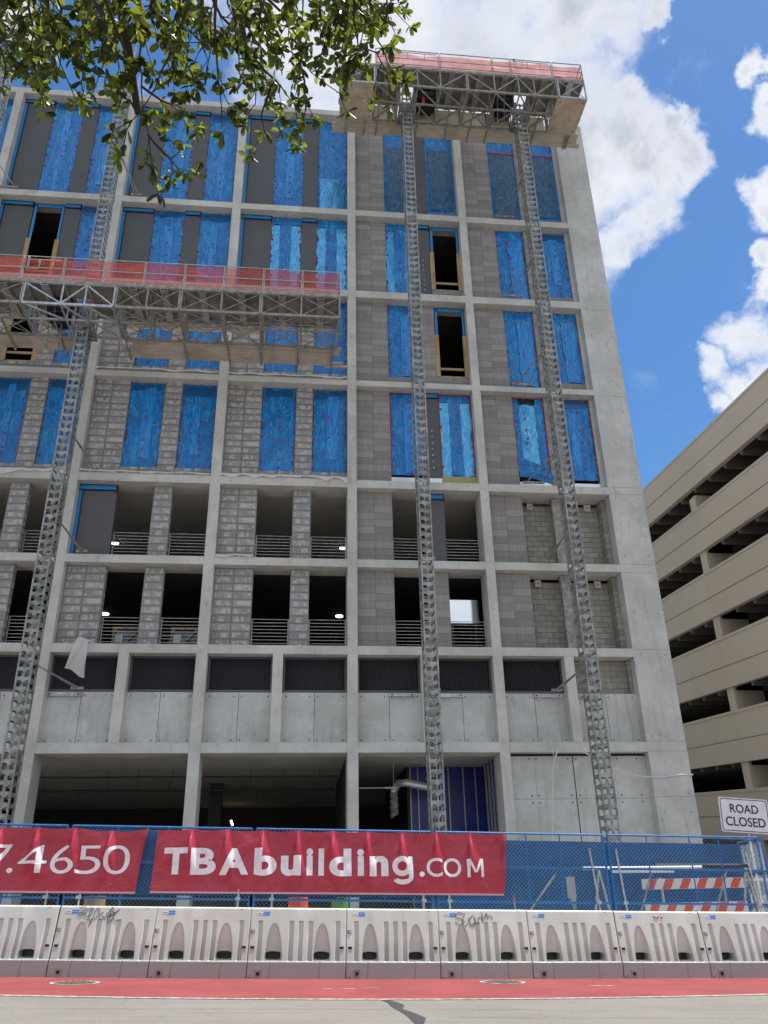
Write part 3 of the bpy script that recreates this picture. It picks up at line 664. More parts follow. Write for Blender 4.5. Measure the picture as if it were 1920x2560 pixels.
for y in (28.4, 28.9, 29.4, 29.9, 30.4): b.box(6.78, 6.85, y, y + .04, -.5, 5.7)
b.build('studs', 'stud', o)
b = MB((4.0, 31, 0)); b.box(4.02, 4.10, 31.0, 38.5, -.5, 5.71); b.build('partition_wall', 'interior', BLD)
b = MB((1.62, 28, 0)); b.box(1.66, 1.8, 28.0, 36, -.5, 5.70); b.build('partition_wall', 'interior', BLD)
o = empty('air_duct', (3.5, 30, 4.9), BLD)
b = MB((3.5, 30, 4.9)); b.tube([(3.45, 30.3, 4.82), (3.6, 30, 5.02), (3.9, 29.9, 5.02), (4.35, 29.9, 4.92), (4.9, 29.9, 4.84)], .135, 14); b.build('rigid_duct', 'flash', o, smooth=True)
b = MB((3.5, 30, 4.9)); pts = [(3.45 + .04 * math.sin(i), 30.3, 4.82 - .035 * i) for i in range(26)]; b.tube(pts, [.12 + .012 * (i % 2) for i in range(26)], 12); b.build('flexible_duct', 'steel_dull', o)
b = MB((3.5, 30, 4.9)); b.tube([(1.9, 30, 4.87), (3.52, 30, 4.87)], .02, 8); b.tube([(3.1, 30, 4.87), (3.5, 30, 4.87)], .035, 8); b.tube([(3.42, 30, 4.9), (3.42, 30, 5.7)], .008, 6); b.build('sprinkler_pipe', 'sticker_w', BLD)
b = MB((-8, 33, 5.5))
for x in (-7.2, -6.1, -4.9, -2.1, -.9, .4, -11, -9.6):
    for y in (31.5, 34, 37.5): b.tube([(x + .3 * (y % 2), y, 5.73), (x + .3 * (y % 2), y, 5.45 - .1 * (int(y * 3 + x) % 3))], .012, 5)
b.tube([(-12.9, 31, 5.42), (1.5, 31, 5.40)], .035, 7); b.tube([(-12.9, 34, 5.3), (1.5, 34, 5.3)], .05, 7)
b.build('hanging_pipes', 'steel_dark', BLD)
o = empty('ceiling_lamp', (-3.47, 43, 4.9), BLD); b = MB((-3.47, 43, 4.9)); b.tube([(-3.1, 43, 4.95), (-3.0, 43, 4.72)], .05, 8); b.build('lens', 'lamp', o)
# ---- things stored on the parking decks
def crate(x, y, z, label):
    o = thing('glazing_crate', (x, y, z), label, 'crate', 'glazing crates stored behind the railings')
    b = MB((x, y, z)); b.box(x - .42, x + .42, y + .02, y + .3, z + .05, z + .98); b.build('wrapped_load', 'glass', o)
    b = MB((x, y, z))
    for s in (-.45, .45): b.bar((x + s, y - .02, z), (x + s, y - .02, z + 1.05), .07)
    b.bar((x - .5, y - .03, z + 1.05), (x + .5, y - .03, z + 1.05), .08); b.bar((x - .5, y - .03, z + .06), (x + .5, y - .03, z + .06), .08)
    b.bar((x - .42, y - .04, z + .1), (x + .42, y - .04, z + 1.0), .07); b.bar((x - .42, y - .035, z + 1.0), (x + .42, y - .035, z + .1), .07)
    b.build('timber_frame', 'lumber', o)
    b = MB((x, y, z)); b.box(x - .38, x - .12, y - .08, y - .06, z + .5, z + .82); b.build('paper', 'sticker_w', o)
crate(-6.05, 28.7, 9.10, 'timber framed glazing crate behind railing, leftmost of three'); crate(-4.05, 28.7, 9.10, 'timber framed glazing crate behind railing beside the concrete column'); crate(-4.95, 29.6, 9.10, 'timber framed glazing crate set further back behind masonry pier')
o = thing('leaning_sheet_metal', (6, 28.6, 9.11), 'shiny silver metal sheet standing behind the parking railing', 'metal sheet')
b = MB((6, 28.6, 9.11)); b.bar((5.95, 28.4, 10.25), (5.95, 28.75, 11.45), 1.15, .02, up=(1, 0, 0)); 
b = MB((6, 28.6, 9.11)); b.add([(5.45, 28.4, 10.4), (6.55, 28.4, 10.4), (6.55, 28.42, 11.3), (5.45, 28.42, 11.3), (5.45, 28.43, 10.4), (6.55, 28.43, 10.4), (6.55, 28.45, 11.3), (5.45, 28.45, 11.3)], [(0, 1, 2, 3), (7, 6, 5, 4), (0, 4, 5, 1), (1, 5, 6, 2), (2, 6, 7, 3), (3, 7, 4, 0)])
b.build('sheet', 'sheetmetal', o)
b = MB((6, 28.6, 9.11))
for x in (5.55, 6.4): b.bar((x, 28.49, 9.1), (x, 28.49, 11.2), .05)
b.build('stand', 'steel_dark', o)

# ---- loose white sheeting caught on the beams
def drape(name, x0, x1, z, amp, label, seed, low=.16, y=26.93):
    rr = random.Random(seed); b = MB((x0, y, z)); n = max(6, int((x1 - x0) / .09)); rows = 5
    for j in range(rows):
        for i in range(n + 1):
            u = i / n; x = x0 + (x1 - x0) * u
            d = low * (.35 + .65 * abs(noise.noise(Vector((x * .9, seed, 0)))) * 2) + amp * max(0, noise.noise(Vector((x * 1.9, seed * 2.3, 1))))
            v = j / (rows - 1); top = z + .05 + .05 * noise.noise(Vector((x * 1.3, 3, seed)))
            b.v.append((x, y - .03 * math.sin(v * 3.1) - .02 * noise.noise(Vector((x * 5, v * 3, seed))) + (.06 if j == 0 else 0), top - d * v))
    for j in range(rows - 1):
        for i in range(n): b.f.append((j * (n + 1) + i, j * (n + 1) + i + 1, (j + 1) * (n + 1) + i + 1, (j + 1) * (n + 1) + i)); b.m.append(0)
    ob = b.build(name, 'sheet', smooth=True); tag(ob, label, 'plastic sheet', 'white sheeting on the facade'); return ob
drape('plastic_sheet', -8.0, -3.4, 15.47, .06, 'white plastic sheet strip taped along beam above the grey sheathing panel', 1, .13)
drape('plastic_sheet', -3.0, 1.6, 15.50, .24, 'white plastic sheet hanging in folded triangles below two film-covered windows', 2, .18)
drape('plastic_sheet', -13.0, -8.45, 15.47, .10, 'white plastic sheet sagging along beam at left picture edge', 3, .24)
drape('plastic_sheet', -8.0, -3.4, 19.92, .05, 'white plastic sheet strip along beam just below left half of lower work platform', 4, .10)
drape('plastic_sheet', -3.0, 1.6, 19.92, .05, 'white plastic sheet strip along beam under right end of lower work platform', 5, .10)
drape('plastic_sheet', -3.0, -1.7, 12.30, .03, 'short white plastic sheet strip on beam below a smeared masonry panel', 6, .10)
b = MB((-6.5, 26.9, 9.1)); n = 8; rows = 12
for j in range(rows):
    for i in range(n + 1):
        v = j / (rows - 1); u = i / n
        xl = -7.25 - .24 * v + .06 * math.sin(v * 3); xr = -6.86 + .02 * v + .2 * max(0, v - .8)
        if j == 0: xr = -6.62
        x = xl + (xr - xl) * u; z = 9.22 - .98 * v - (.32 * u * max(0, v - .6) / .4) + .04 * math.sin(u * 6)
        b.v.append((x, 26.86 - .12 * math.sin(v * 2.5) - .09 * math.sin(u * 9 + v * 4), z))
for j in range(rows - 1):
    for i in range(n): b.f.append((j * (n + 1) + i, j * (n + 1) + i + 1, (j + 1) * (n + 1) + i + 1, (j + 1) * (n + 1) + i)); b.m.append(0)
tag(b.build('plastic_sheet', 'sheet', smooth=True), 'loose white plastic sheet dangling like a bag over a black louvre', 'plastic sheet', 'white sheeting on the facade')
# rope slung from the right mast round the corner pier
b = MB((9, 26.8, 5)); pts = []
for i in range(9): t = i / 8; pts.append((7.9 + .35 * t - .55 * t * t * 0, 26.7, 1.9 + 4.0 * (t ** .8)))
pts = [(7.75, 26.6, 1.6), (7.95, 26.65, 3.0), (8.1, 26.7, 4.2), (8.25, 26.75, 5.2), (8.5, 26.8, 5.72), (8.8, 26.8, 5.78), (9.1, 26.8, 5.66), (9.5, 26.75, 5.45), (10.0, 26.8, 5.12), (10.6, 26.85, 4.9), (11.2, 26.9, 4.8), (11.9, 26.95, 4.78), (12.6, 26.95, 4.86), (12.98, 26.96, 4.86), (12.99, 27.4, 4.84)]
b.tube(pts, .02, 6); tag(b.build('rope', 'rope'), 'slack white rope looped from right mast round the corner pier', 'rope')
b = MB((8, 26.8, 7)); b.tube([(8.15, 27.2, 7.45), (8.2, 27.0, 7.1), (8.28, 26.95, 6.7)], .012, 5); b.tube([(8.35, 26.9, 6.45), (8.55, 26.85, 6.0), (8.62, 26.82, 5.76)], .012, 5); b.tube([(8.26, 26.9, 6.1), (8.32, 26.85, 5.5), (8.38, 26.85, 4.9)], .012, 5)
tag(b.build('strap', 'rope'), 'frayed pale strap dangling from steel bracket left of right mast', 'strap')

# ================================================================== MAST CLIMBERS
MW, MD, MY = .19, .5, 24.6
def section_mesh():
    b = MB()
    for x in (-MW, MW):
        for y in (0, MD):
            b.box(x - .025, x + .025, y - .025, y + .025, .004, 1.446)
            b.box(x - .034, x + .034, y - .034, y + .034, 0, .03); b.box(x - .034, x + .034, y - .034, y + .034, 1.42, 1.45)
    pl = [(-.165, .16), (.165, .16), (.165, .055), (.085, .055), (.055, .0), (-.03, .0), (-.06, .055), (-.165, .055)]
    for k in range(5):
        z = .05 + k * .29
        for y, s in ((0, 1), (MD, -1)):
            vs = [(x * s, y - .004, z + q) for x, q in pl] + [(x * s, y + .004, z + q) for x, q in pl]; n = len(pl)
            fs = [tuple(range(n)), tuple(range(2 * n - 1, n - 1, -1))] + [(i, i + n, (i + 1) % n + n, (i + 1) % n) for i in range(n)]
            b.add(vs, fs)
        for x in (-MW, MW):
            b.add([(x - .004, .03, z + .03), (x + .004, .03, z + .03), (x + .004, MD - .03, z + .06), (x - .004, MD - .03, z + .06), (x - .004, .03, z + .15), (x + .004, .03, z + .15), (x + .004, MD - .03, z + .15), (x - .004, MD - .03, z + .15)],
                  [(0, 3, 2, 1), (4, 5, 6, 7), (0, 1, 5, 4), (1, 2, 6, 5), (2, 3, 7, 6), (3, 0, 4, 7)])
    b.box(-.02, .03, .02, .05, 0, 1.45)
    for k in range(24): b.box(-.02, .03, -.0, .02, .01 + k * .06, .04 + k * .06)
    return b
SEC = None
def mast(x, ztop, label, arms):
    global SEC
    o = thing('mast', (x, MY, gz(x)), label, 'mast', 'climbing masts standing in front of the facade')
    z = gz(x) + .3; n = 0
    while z < ztop:
        if SEC is None:
            ob = section_mesh().build('mast_section', 'mast'); SEC = ob
        else: ob = SEC.copy(); COL.objects.link(ob)
        ob.parent = o; ob.location = Vector((0, 0, z - gz(x))); WL[ob.name] = Vector((x, MY, z)); z += 1.45
    b = MB((x, MY, gz(x))); b.box(x - .6, x + .6, MY - .4, MY + .9, gz(x) + .05, gz(x) + .3); b.build('base_frame', 'steel_dull', o)
    for (za, dx1, dx2) in arms:
        b = MB((x, MY + MD, za)); sx = 1 if dx1 > 0 else -1
        b.bar((x + sx * .15, MY + MD - .1, za + .28), (x + dx1, 26.96, za + .04), .035, m=0)
        b.bar((x + sx * .17, MY + MD - .1, za + .26), (x + dx2, 26.96, za + .04), .028, m=0)
        b.box(x + min(dx1, dx2) - .15, x + max(dx1, dx2) + .15, 26.94, 26.998, za - .01, za + .07)
        b.build('tie_arm', 'steel_dull', o)
    return o
m1 = mast(-7.98, 34.0, 'tall lattice mast left of centre passing behind red net of lower platform', [(12.32, .42, .5), (15.5, .45, .6), (28.9, .45, .6), (7.6, .9, 1.0)])
m2 = mast(4.07, 32.6, 'straight lattice mast between the two rightmost facade bays under upper platform', [(12.32, .55, .45), (7.6, .4, .5)])
m3 = mast(9.155, 32.6, 'rightmost lattice mast beside the wide corner pier', [(15.5, -.75, -.2), (19.95, -.75, -.2), (24.45, -.75, -.2), (28.95, -.75, -.2), (7.6, -.5, -.4), (12.3, -.3, -.2)])
m0 = mast(-12.93, 33.0, 'lattice mast cut off by left picture edge near the roof', [(28.9, -.5, .4)])
for (x0, x1, z, mm) in ((-8.05, -6.94, 7.5, m1), (3.02, 3.9, 7.52, m2), (4.2, 5.54, 7.5, m2), (7.96, 8.95, 7.5, m3), (9.55, 9.95, 7.48, m3)):
    b = MB(((x0 + x1) / 2, 27.3, z)); b.box(x0, x1, 27.26, 27.35, z - .055, z + .055)
    for x in (x0 + .1, x1 - .1):
        b.box(x - .05, x + .05, 27.22, 27.26, z - .05, z + .05, 0); b.disc((x, 27.215, z), (0, -1, 0), .03, 8, 1)
    b.build('wall_bracket', ['galv', 'black'], mm)

def rail_panel(o, x0, x1, y, z, mat_='galv', gate=False):
    b = MB((x0, y, z)); r = .022
    b.tube([(x0, y, z), (x0, y, z + 1.05), (x1, y, z + 1.05), (x1, y, z)], r, 7)
    b.tube([(x0, y, z + .55), (x1, y, z + .55)], r * .8, 7); b.tube([(x0, y, z + .17), (x1, y, z + .17)], r * .8, 7)
    for t in (.2, .8): x = x0 + (x1 - x0) * t; b.tube([(x, y, z + .02), (x, y, z + .17)], r * .6, 6)
    if gate:
        b.tube([(x0 + .1, y - .04, z + .88), (x1 - .1, y - .04, z + .88)], r * .8, 6)
        for t in (.12, .4, .72): x = x0 + (x1 - x0) * t; b.tube([(x, y - .04, z + .55), (x, y - .04, z + .88)], r * .7, 6)
        b.tube([(x0 + .12, y - .05, z + .95), (x0 + .12, y - .05, z + .45), (x0 + .5, y - .05, z + .45), (x0 + .5, y - .05, z + .85)], r * .7, 6)
        b.tube([(x0 + .1, y - .05, z + .95), (x0 + .17, y - .05, z + .95)], .05, 8)
    b.build('guardrail', mat_, o)
def net(o, x0, x1, y, z, seed, h=1.03):
    b = MB((x0, y, z)); nx = max(4, int((x1 - x0) / .08)); nz_ = 9
    for j in range(nz_ + 1):
        for i in range(nx + 1):
            x = x0 + (x1 - x0) * i / nx; v = j / nz_
            b.v.append((x, y + .05 * noise.noise(Vector((x * 1.3, v * 4, seed))) + .03 * noise.noise(Vector((x * .6, v * 11, seed))), z + .03 + (h - .05 + .05 * noise.noise(Vector((x * .8, seed, 9)))) * v))
    for j in range(nz_):
        for i in range(nx): b.f.append((j * (nx + 1) + i, j * (nx + 1) + i + 1, (j + 1) * (nx + 1) + i + 1, (j + 1) * (nx + 1) + i)); b.m.append(0)
    b.build('debris_net', 'net', o, smooth=True)
def truss_module(o, posts, z0, z1, ya, ym, yc, heavy, m, skip=()):
    """one bay set of the platform truss: chords, posts, cross bracing on front, bottom and back"""
    x0, x1 = posts[0], posts[-1]; b = MB((x0, ya, z0)); c = .075; p = .055
    b.bar((x0, ya, z0), (x1, ya, z0), c, .09); b.bar((x0, ya, z1), (x1, ya, z1), c)
    b.bar((x0, ym, z0), (x1, ym, z0), c * .85); b.bar((x0, yc, z0), (x1, yc, z0), c, .09); b.bar((x0, yc, z1), (x1, yc, z1), c)
    for x in posts:
        b.bar((x, ya, z0), (x, ya, z1), p); b.bar((x, yc, z0), (x, yc, z1), p)
        b.bar((x, ya, z0), (x, yc, z0), p); b.bar((x, ya, z1), (x, yc, z1), p); b.bar((x, ym, z0), (x, ym, z1), p * .8)
        b.bar((x, ya, z0), (x, ym, z1), p * .7, up=(1, 0, 0)); b.bar((x, ym, z1), (x, yc, z0), p * .7, up=(1, 0, 0))
    b.build('truss', m, o)
    b = MB((x0, ya, z0)); q = .05 if heavy else .022
    for i in range(len(posts) - 1):
        a, d = posts[i] + .03, posts[i + 1] - .03
        if d - a < .45: continue
        if heavy:
            up = i % 2 == 0
            b.bar((a, ya, z1 - .06 if up else z0 + .06), (d, ya, z0 + .06 if up else z1 - .06), q); b.bar((a, ya + .04, z0), (d, ym, z0) if up else (d, ym, z0), q)
            b.bar((a, ym, z0) if up else (d, ym, z0), (d, yc, z0) if up else (a, yc, z0), q); b.bar((a, yc, z0 + .06), (d, yc, z1 - .06), q)
        else:
            for s in (0, 1):
                A, B_ = (a, d) if s else (d, a); e = .006 * s
                b.bar((A, ya - e, z0 + .04), (B_, ya - e, z1 - .04), q); b.bar((A, ya, z0 + e), (B_, ym, z0 + e), q); b.bar((A, ym, z0 + e), (B_, yc, z0 + e), q); b.bar((A, yc + e, z0), (B_, yc + e, z1), q)
    b.build('bracing', m, o)
    # rectangular outrigger sockets under the deck
    b = MB((x0, ya, z1))
    for i in range(len(posts) - 1):
        if posts[i + 1] - posts[i] < 1.0: continue
        x = (posts[i] + posts[i + 1]) / 2
        b.box(x - .13, x - .11, ya - .05, yc, z1 - .13, z1 - .02); b.box(x + .11, x + .13, ya - .05, yc, z1 - .13, z1 - .02); b.box(x - .11, x + .11, ya - .05, yc, z1 - .13, z1 - .115)
    b.build('outrigger_socket', m, o)
def deck(o, x0, x1, ya, yb, z, mats, holes, name='deck', w_=.28, ends=.0, seed=1, th=.05):
    rr = random.Random(seed); b = MB((x0, ya, z)); n = int(round((yb - ya) / w_)); w_ = (yb - ya) / n
    for i in range(n):
        y0, y1 = ya + i * w_ + .005, ya + (i + 1) * w_ - .005
        spans = [(x0 + rr.uniform(-ends, ends), x1 + rr.uniform(-ends, ends))]
        for (hx0, hx1, hy) in holes:
            if y1 > hy:
                spans = [s for (a, c) in spans for s in (((a, hx0), (hx1, c)) if a < hx0 and c > hx1 else ((a, c),))]
        for (a, c) in spans:
            x = a
            while x < c - .01:
                e = min(c, x + rr.uniform(2.6, 3.8)); dz = rr.uniform(-.006, .006); b.box(x + .003, e - .003, y0, y1, z + dz, z + th + dz, 0); x = e
    b.build(name, mats, o)
def plank_run(o, x0, x1, ya, yb, z, seed, arms):
    deck(o, x0, x1, ya, yb, z + .06, 'plank', [], 'plank_extension', .24, .25, seed, .045)
    for x in arms:
        b = MB((x, ya, z)); b.bar((x, ya - .9, z + .02), (x + random.uniform(-.06, .06), yb + .05, z + .02), .055, .07); b.bar((x + .03, ya - .1, z + .02), (x + .03, ya - .1, z + .35), .03); b.build('outrigger_arm', 'steel_dull', o)
def access_ladder(o, x, y, z0, z1, lean=.5):
    b = MB((x, y, z0))
    for s in (-.2, .2, ): b.tube([(x + s, y, z1), (x + s, y + lean, z0)], .02, 6)
    n = int((z1 - z0) / .28)
    for i in range(n + 1): t = i / n; b.tube([(x - .2, y + lean * (1 - t), z0 + (z1 - z0) * t), (x + .2, y + lean * (1 - t), z0 + (z1 - z0) * t)], .014, 5)
    for i in range(3):
        t = .1 + .38 * i; zz = z0 + (z1 - z0) * t; yy = y + lean * (1 - t)
        b.tube([(x - .2, yy, zz), (x - .34, yy - .28, zz), (x - .15, yy - .55, zz), (x + .15, yy - .55, zz), (x + .34, yy - .28, zz), (x + .2, yy, zz)], .012, 5)
    for s in (-.34, -.15, .15, .34):
        yo = -.28 if abs(s) > .3 else -.55; b.tube([(x + s, y + lean * .14 + yo, z0 + (z1 - z0) * .86), (x + s, y + lean * .9 + yo, z0 + (z1 - z0) * .1)], .01, 5)
    b.build('access_ladder', 'steel_dull', o)
def motor(o, x, z, side=1):
    u = empty('drive_unit', (x, MY - .15, z), o)
    b = MB((x, MY - .15, z)); 
    for s in (-.33, .33): b.bar((x + s, MY - .15, z - .1), (x + s, MY + .75, z - .1), .09); b.bar((x + s, MY - .15, z - .1), (x + s, MY - .15, z + 1.3), .08)
    for i in range(5): b.bar((x - .33, MY - .15 + i * .22, z - .1), (x + .33, MY - .15 + i * .22, z - .1), .07, .05)
    b.build('carriage', 'steel_dull', u)
    b = MB((x, MY, z)); b.box(x + side * .42, x + side * 1.25, MY - .35, MY + .35, z + .25, z + .95); b.box(x + side * .55, x + side * 1.1, MY - .2, MY + .3, z + .0, z + .24)
    b.tube([(x + side * .6, MY - .4, z + .5), (x + side * 1.15, MY - .4, z + .5)], .12, 10); b.build('motor', 'black', u)

# lower platform
PL = thing('work_platform', (-6, 24.2, 20.0), 'long lower work platform with red netting and plank underside at the left', 'work platform')
z0, z1, ya, ym, yc = 20.03, 20.93, 23.42, 24.27, 25.2
mods = [([-1.63, -.24, 1.12], 0), ([-4.43, -3.04, -1.70], 0), ([-6.65, -5.6, -4.5], 0), ([-9.75, -8.47, -7.68, -6.72], 1), ([-12.5, -11.2, -9.82], 0), ([-15.6, -14.4, -13.6, -12.57], 1)]
for ps, hv in mods: truss_module(PL, ps, z0, z1, ya, ym, yc, hv, 'steel_dull' if not hv else 'galv')
deck(PL, -15.6, 1.16, ya - .02, 25.15, z1 + .045, ['deck'], [(-8.25, -7.7, 24.45), (-13.2, -12.66, 24.45)], seed=3)
x = 1.14; k = 0
while x > -15:
    w_ = 1.34; rail_panel(PL, x - w_, x, ya, z1 + .1, gate=(k == 7)); x -= w_ + .05; k += 1
rail_panel(PL, 1.14, 1.141, ya, z1 + .1)
b = MB((1.14, ya, z1)); b.tube([(1.14, ya, z1 + 1.15), (1.14, 25.1, z1 + 1.15)], .022, 7); b.tube([(1.14, ya, z1 + .65), (1.14, 25.1, z1 + .65)], .018, 7); b.tube([(1.14, 25.1, z1 + 1.15), (1.14, 25.1, z1)], .022, 7); b.build('guardrail', 'galv', PL)
for (a, c) in ((-9.6, -8.4), (-7.5, -1.75)):
    b = MB((a, 25.23, z0)); b.box(a, c, 25.215, 25.235, z0 + .52, z1 - .06); b.build('rear_board', 'cream', PL)
net(PL, -15.4, 1.12, ya + .05, z1 + .1, 2.2)
b = MB((-6, ya, z1)); b.box(-15.5, 1.15, ya - .05, ya - .02, z1 - .01, z1 + .11); b.build('toe_board', 'steel_dull', PL)
plank_run(PL, -6.65, 1.15, 25.26, 26.42, z0 - .02, 5, [-6.6, -4.5, -2.95, -1.7, -.35, .95])
plank_run(PL, -15.5, -8.6, 25.26, 26.1, z0 - .02, 6, [-10.7, -12.6, -8.9])
b = MB((1, 26, z0)); b.bar((.7, 26.4, z0 + .0), (1.6, 26.4, z0 + .02), .09, .06); b.bar((-2.8, 25.5, z0), (.9, 25.56, z0), .025); b.build('loose_board', 'plank', PL)
motor(PL, -7.98, z0 + .05, -1); motor(PL, -12.93, z0 + .05, -1)
access_ladder(PL, -9.05, 24.6, z0 - .75, z1 - .05, .5)
# upper platform
PU = thing('work_platform', (7, 24.2, 32.4), 'high work platform with pink netting crossing above the roof line', 'work platform')
z0, z1 = 32.42, 33.48
mods = [([2.62, 3.63, 4.38, 5.37, 6.5], 1), ([6.57, 7.72, 8.78, 9.47, 10.48], 1)]
for ps, hv in mods: truss_module(PU, ps, z0, z1, ya, ym, yc, hv, 'steel_dull')
truss_module(PU, [10.55, 11.74], z0, z1, ya, ym, yc, 0, 'galv'); truss_module(PU, [1.18, 2.55], z0, z1, ya, ym, yc, 0, 'galv')
deck(PU, 1.15, 11.76, ya - .02, 25.15, z1 + .045, ['deck'], [(3.8, 4.35, 24.45), (8.88, 9.43, 24.45)], seed=8)
for (a, c) in ((10.45, 11.75), (1.17, 2.58)):
    b = MB((a, ya, z0)); b.box(a, c, ya, 25.18, z0 - .075, z0 - .055); 
    for x in (a + .15, c - .15):
        for y in (ya + .15, 25.0): b.disc((x, y, z0 - .078), (0, 0, -1), .03, 8, 1)
    b.build('end_plywood', ['ply', 'black'], PU)
for i, (a, c) in enumerate(((2.62, 3.05), (3.1, 5.36), (5.42, 7.68), (7.74, 8.5), (8.56, 10.35), (10.42, 11.74))): rail_panel(PU, a, c, ya, z1 + .1, 'steel_dull', gate=i in (1, 4))
b = MB((11.74, ya, z1))
for zz in (1.15, .65, .25): b.tube([(11.74, ya, z1 + zz), (11.74, 25.1, z1 + zz)], .022, 7)
b.tube([(11.74, 25.1, z1 + 1.15), (11.74, 25.1, z1)], .022, 7); b.tube([(11.74, ya, z1 + 1.15), (11.74, ya, z0)], .024, 7); b.build('guardrail', 'steel_dull', PU)
for (a, c) in ((2.65, 3.7), (4.45, 8.75), (9.5, 10.4)):
    b = MB((a, 25.23, z0)); b.box(a, c, 25.215, 25.235, z0 + .14, z0 + .92); b.build('rear_board', 'cream', PU)
net(PU, 2.6, 11.72, ya + .05, z1 + .1, 5.5, .95)
b = MB((7, ya, z1)); b.box(1.2, 11.75, ya - .05, ya - .02, z1 - .01, z1 + .11); b.build('toe_board', 'steel_dull', PU)
plank_run(PU, 1.05, 12.05, 25.26, 26.0, z0 - .02, 9, [1.45, 2.3, 2.85, 4.6, 5.9, 7.0, 7.8, 9.9, 11.4, 11.55])
b = MB((3, 25.9, z0)); b.bar((.85, 25.95, z0 + .1), (1.4, 25.95, z0 + .1), .3, .03); b.bar((2.2, 25.45, z0 - .03), (3.3, 25.45, z0 - .03), .03); b.build('loose_board', 'plank', PU)
motor(PU, 4.07, z0 + .1, 1); motor(PU, 9.155, z0 + .1, -1)
access_ladder(PU, 8.15, 24.5, z0 - .8, z1 - .1, .55)
o = thing('fire_extinguisher', (4.75, 24.3, z0 + .0), 'red fire extinguisher hung under the high platform beside the mast', 'extinguisher')
b = MB((4.75, 24.3, z0)); b.tube([(4.75, 24.3, z0 + .02), (4.75, 24.3, z0 + .05), (4.75, 24.3, z0 + .45), (4.75, 24.3, z0 + .52)], [.05, .075, .075, .03], 12); b.build('cylinder', 'redthing', o, smooth=True)
b = MB((4.75, 24.3, z0)); b.tube([(4.75, 24.3, z0 + .52), (4.75, 24.3, z0 + .60)], .03, 8); b.bar((4.75, 24.3, z0 + .58), (4.75, 24.18, z0 + .60), .02); b.build('valve', 'black', o)
o = thing('hose_reel', (10.75, 24.0, z1 + .4), 'red reel standing at right end of the high platform', 'reel')
b = MB((10.75, 24.0, z1 + .4)); b.tube([(10.75, 23.75, z1 + .42), (10.75, 23.85, z1 + .42)], .30, 20); b.tube([(10.75, 24.05, z1 + .42), (10.75, 24.15, z1 + .42)], .30, 20); b.build('flanges', 'redthing', o)
b = MB((10.75, 24.0, z1 + .4)); b.tube([(10.75, 23.86, z1 + .42), (10.75, 24.04, z1 + .42)], .2, 16); b.build('coil', 'black', o)

# ================================================================== PARKING GARAGE
GX = 19.0; SL = .077
G = thing('parking_garage', (27, 40, 0), 'beige precast concrete parking garage with open sloping decks at the right', 'building')
def slab_y(b, x0, x1, y0, y1, za, zb, m=0):
    s = lambda y, z: z + SL * (y - 30)
    b.add([(x0, y0, s(y0, za)), (x1, y0, s(y0, za)), (x1, y1, s(y1, za)), (x0, y1, s(y1, za)), (x0, y0, s(y0, zb)), (x1, y0, s(y0, zb)), (x1, y1, s(y1, zb)), (x0, y1, s(y1, zb))],
          [(0, 3, 2, 1), (4, 5, 6, 7), (0, 1, 5, 4), (1, 2, 6, 5), (2, 3, 7, 6), (3, 0, 4, 7)], m)
tops = [21.2, 17.88, 14.66, 11.45, 8.18, 4.92]; bots = [19.02, 15.75, 12.48, 9.2, 6.02, 2.9]
Y0, Y1 = 23.5, 62
for k in range(6):
    y = Y0
    for (ya_, yb_) in ((23.5, 34.55), (34.565, 43.8), (43.815, 53), (53.015, 62)):
        b = MB((GX, ya_, bots[k])); slab_y(b, GX, GX + .25, ya_, yb_, bots[k], tops[k])
        slab_y(b, GX - .012, GX, ya_, yb_, bots[k] + .93, bots[k] + 1.02 - .07, 1); slab_y(b, GX - .03, GX, ya_, yb_, tops[k] - .12, tops[k] - .0)
        b.build('spandrel_panel', ['beige', 'black'], G)
    b = MB((GX, 40, bots[k])); slab_y(b, GX + .26, GX + 17, Y0, Y1, bots[k] + .55, bots[k] + .8)
    y = Y0 + .4
    while y < Y1: slab_y(b, GX + .26, GX + 17, y, y + .22, bots[k] - .15, bots[k] + .55); y += 1.5
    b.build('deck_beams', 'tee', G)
for y in (24.5, 33.95, 43.4, 52.9):
    b = MB((GX, y, 0)); b.box(GX + .12, GX + 1.5, y + .45, y + 1.05, -1, 19); b.build('column', 'beige', G)
b = MB((36, 40, 0)); b.box(GX + 17, GX + 17.3, Y0, Y1, -1, 21); b.box(GX + .26, GX + 17, Y1, Y1 + .3, -1, 21); b.box(GX + .3, GX + 17, Y0 - .25, Y0, -1, 20.5); b.build('rear_wall', 'interior', G)
b = MB((GX, 40, 0)); b.box(GX, GX + .25, Y0, Y1, -1, 1.2); b.build('base_wall', 'beige', G)

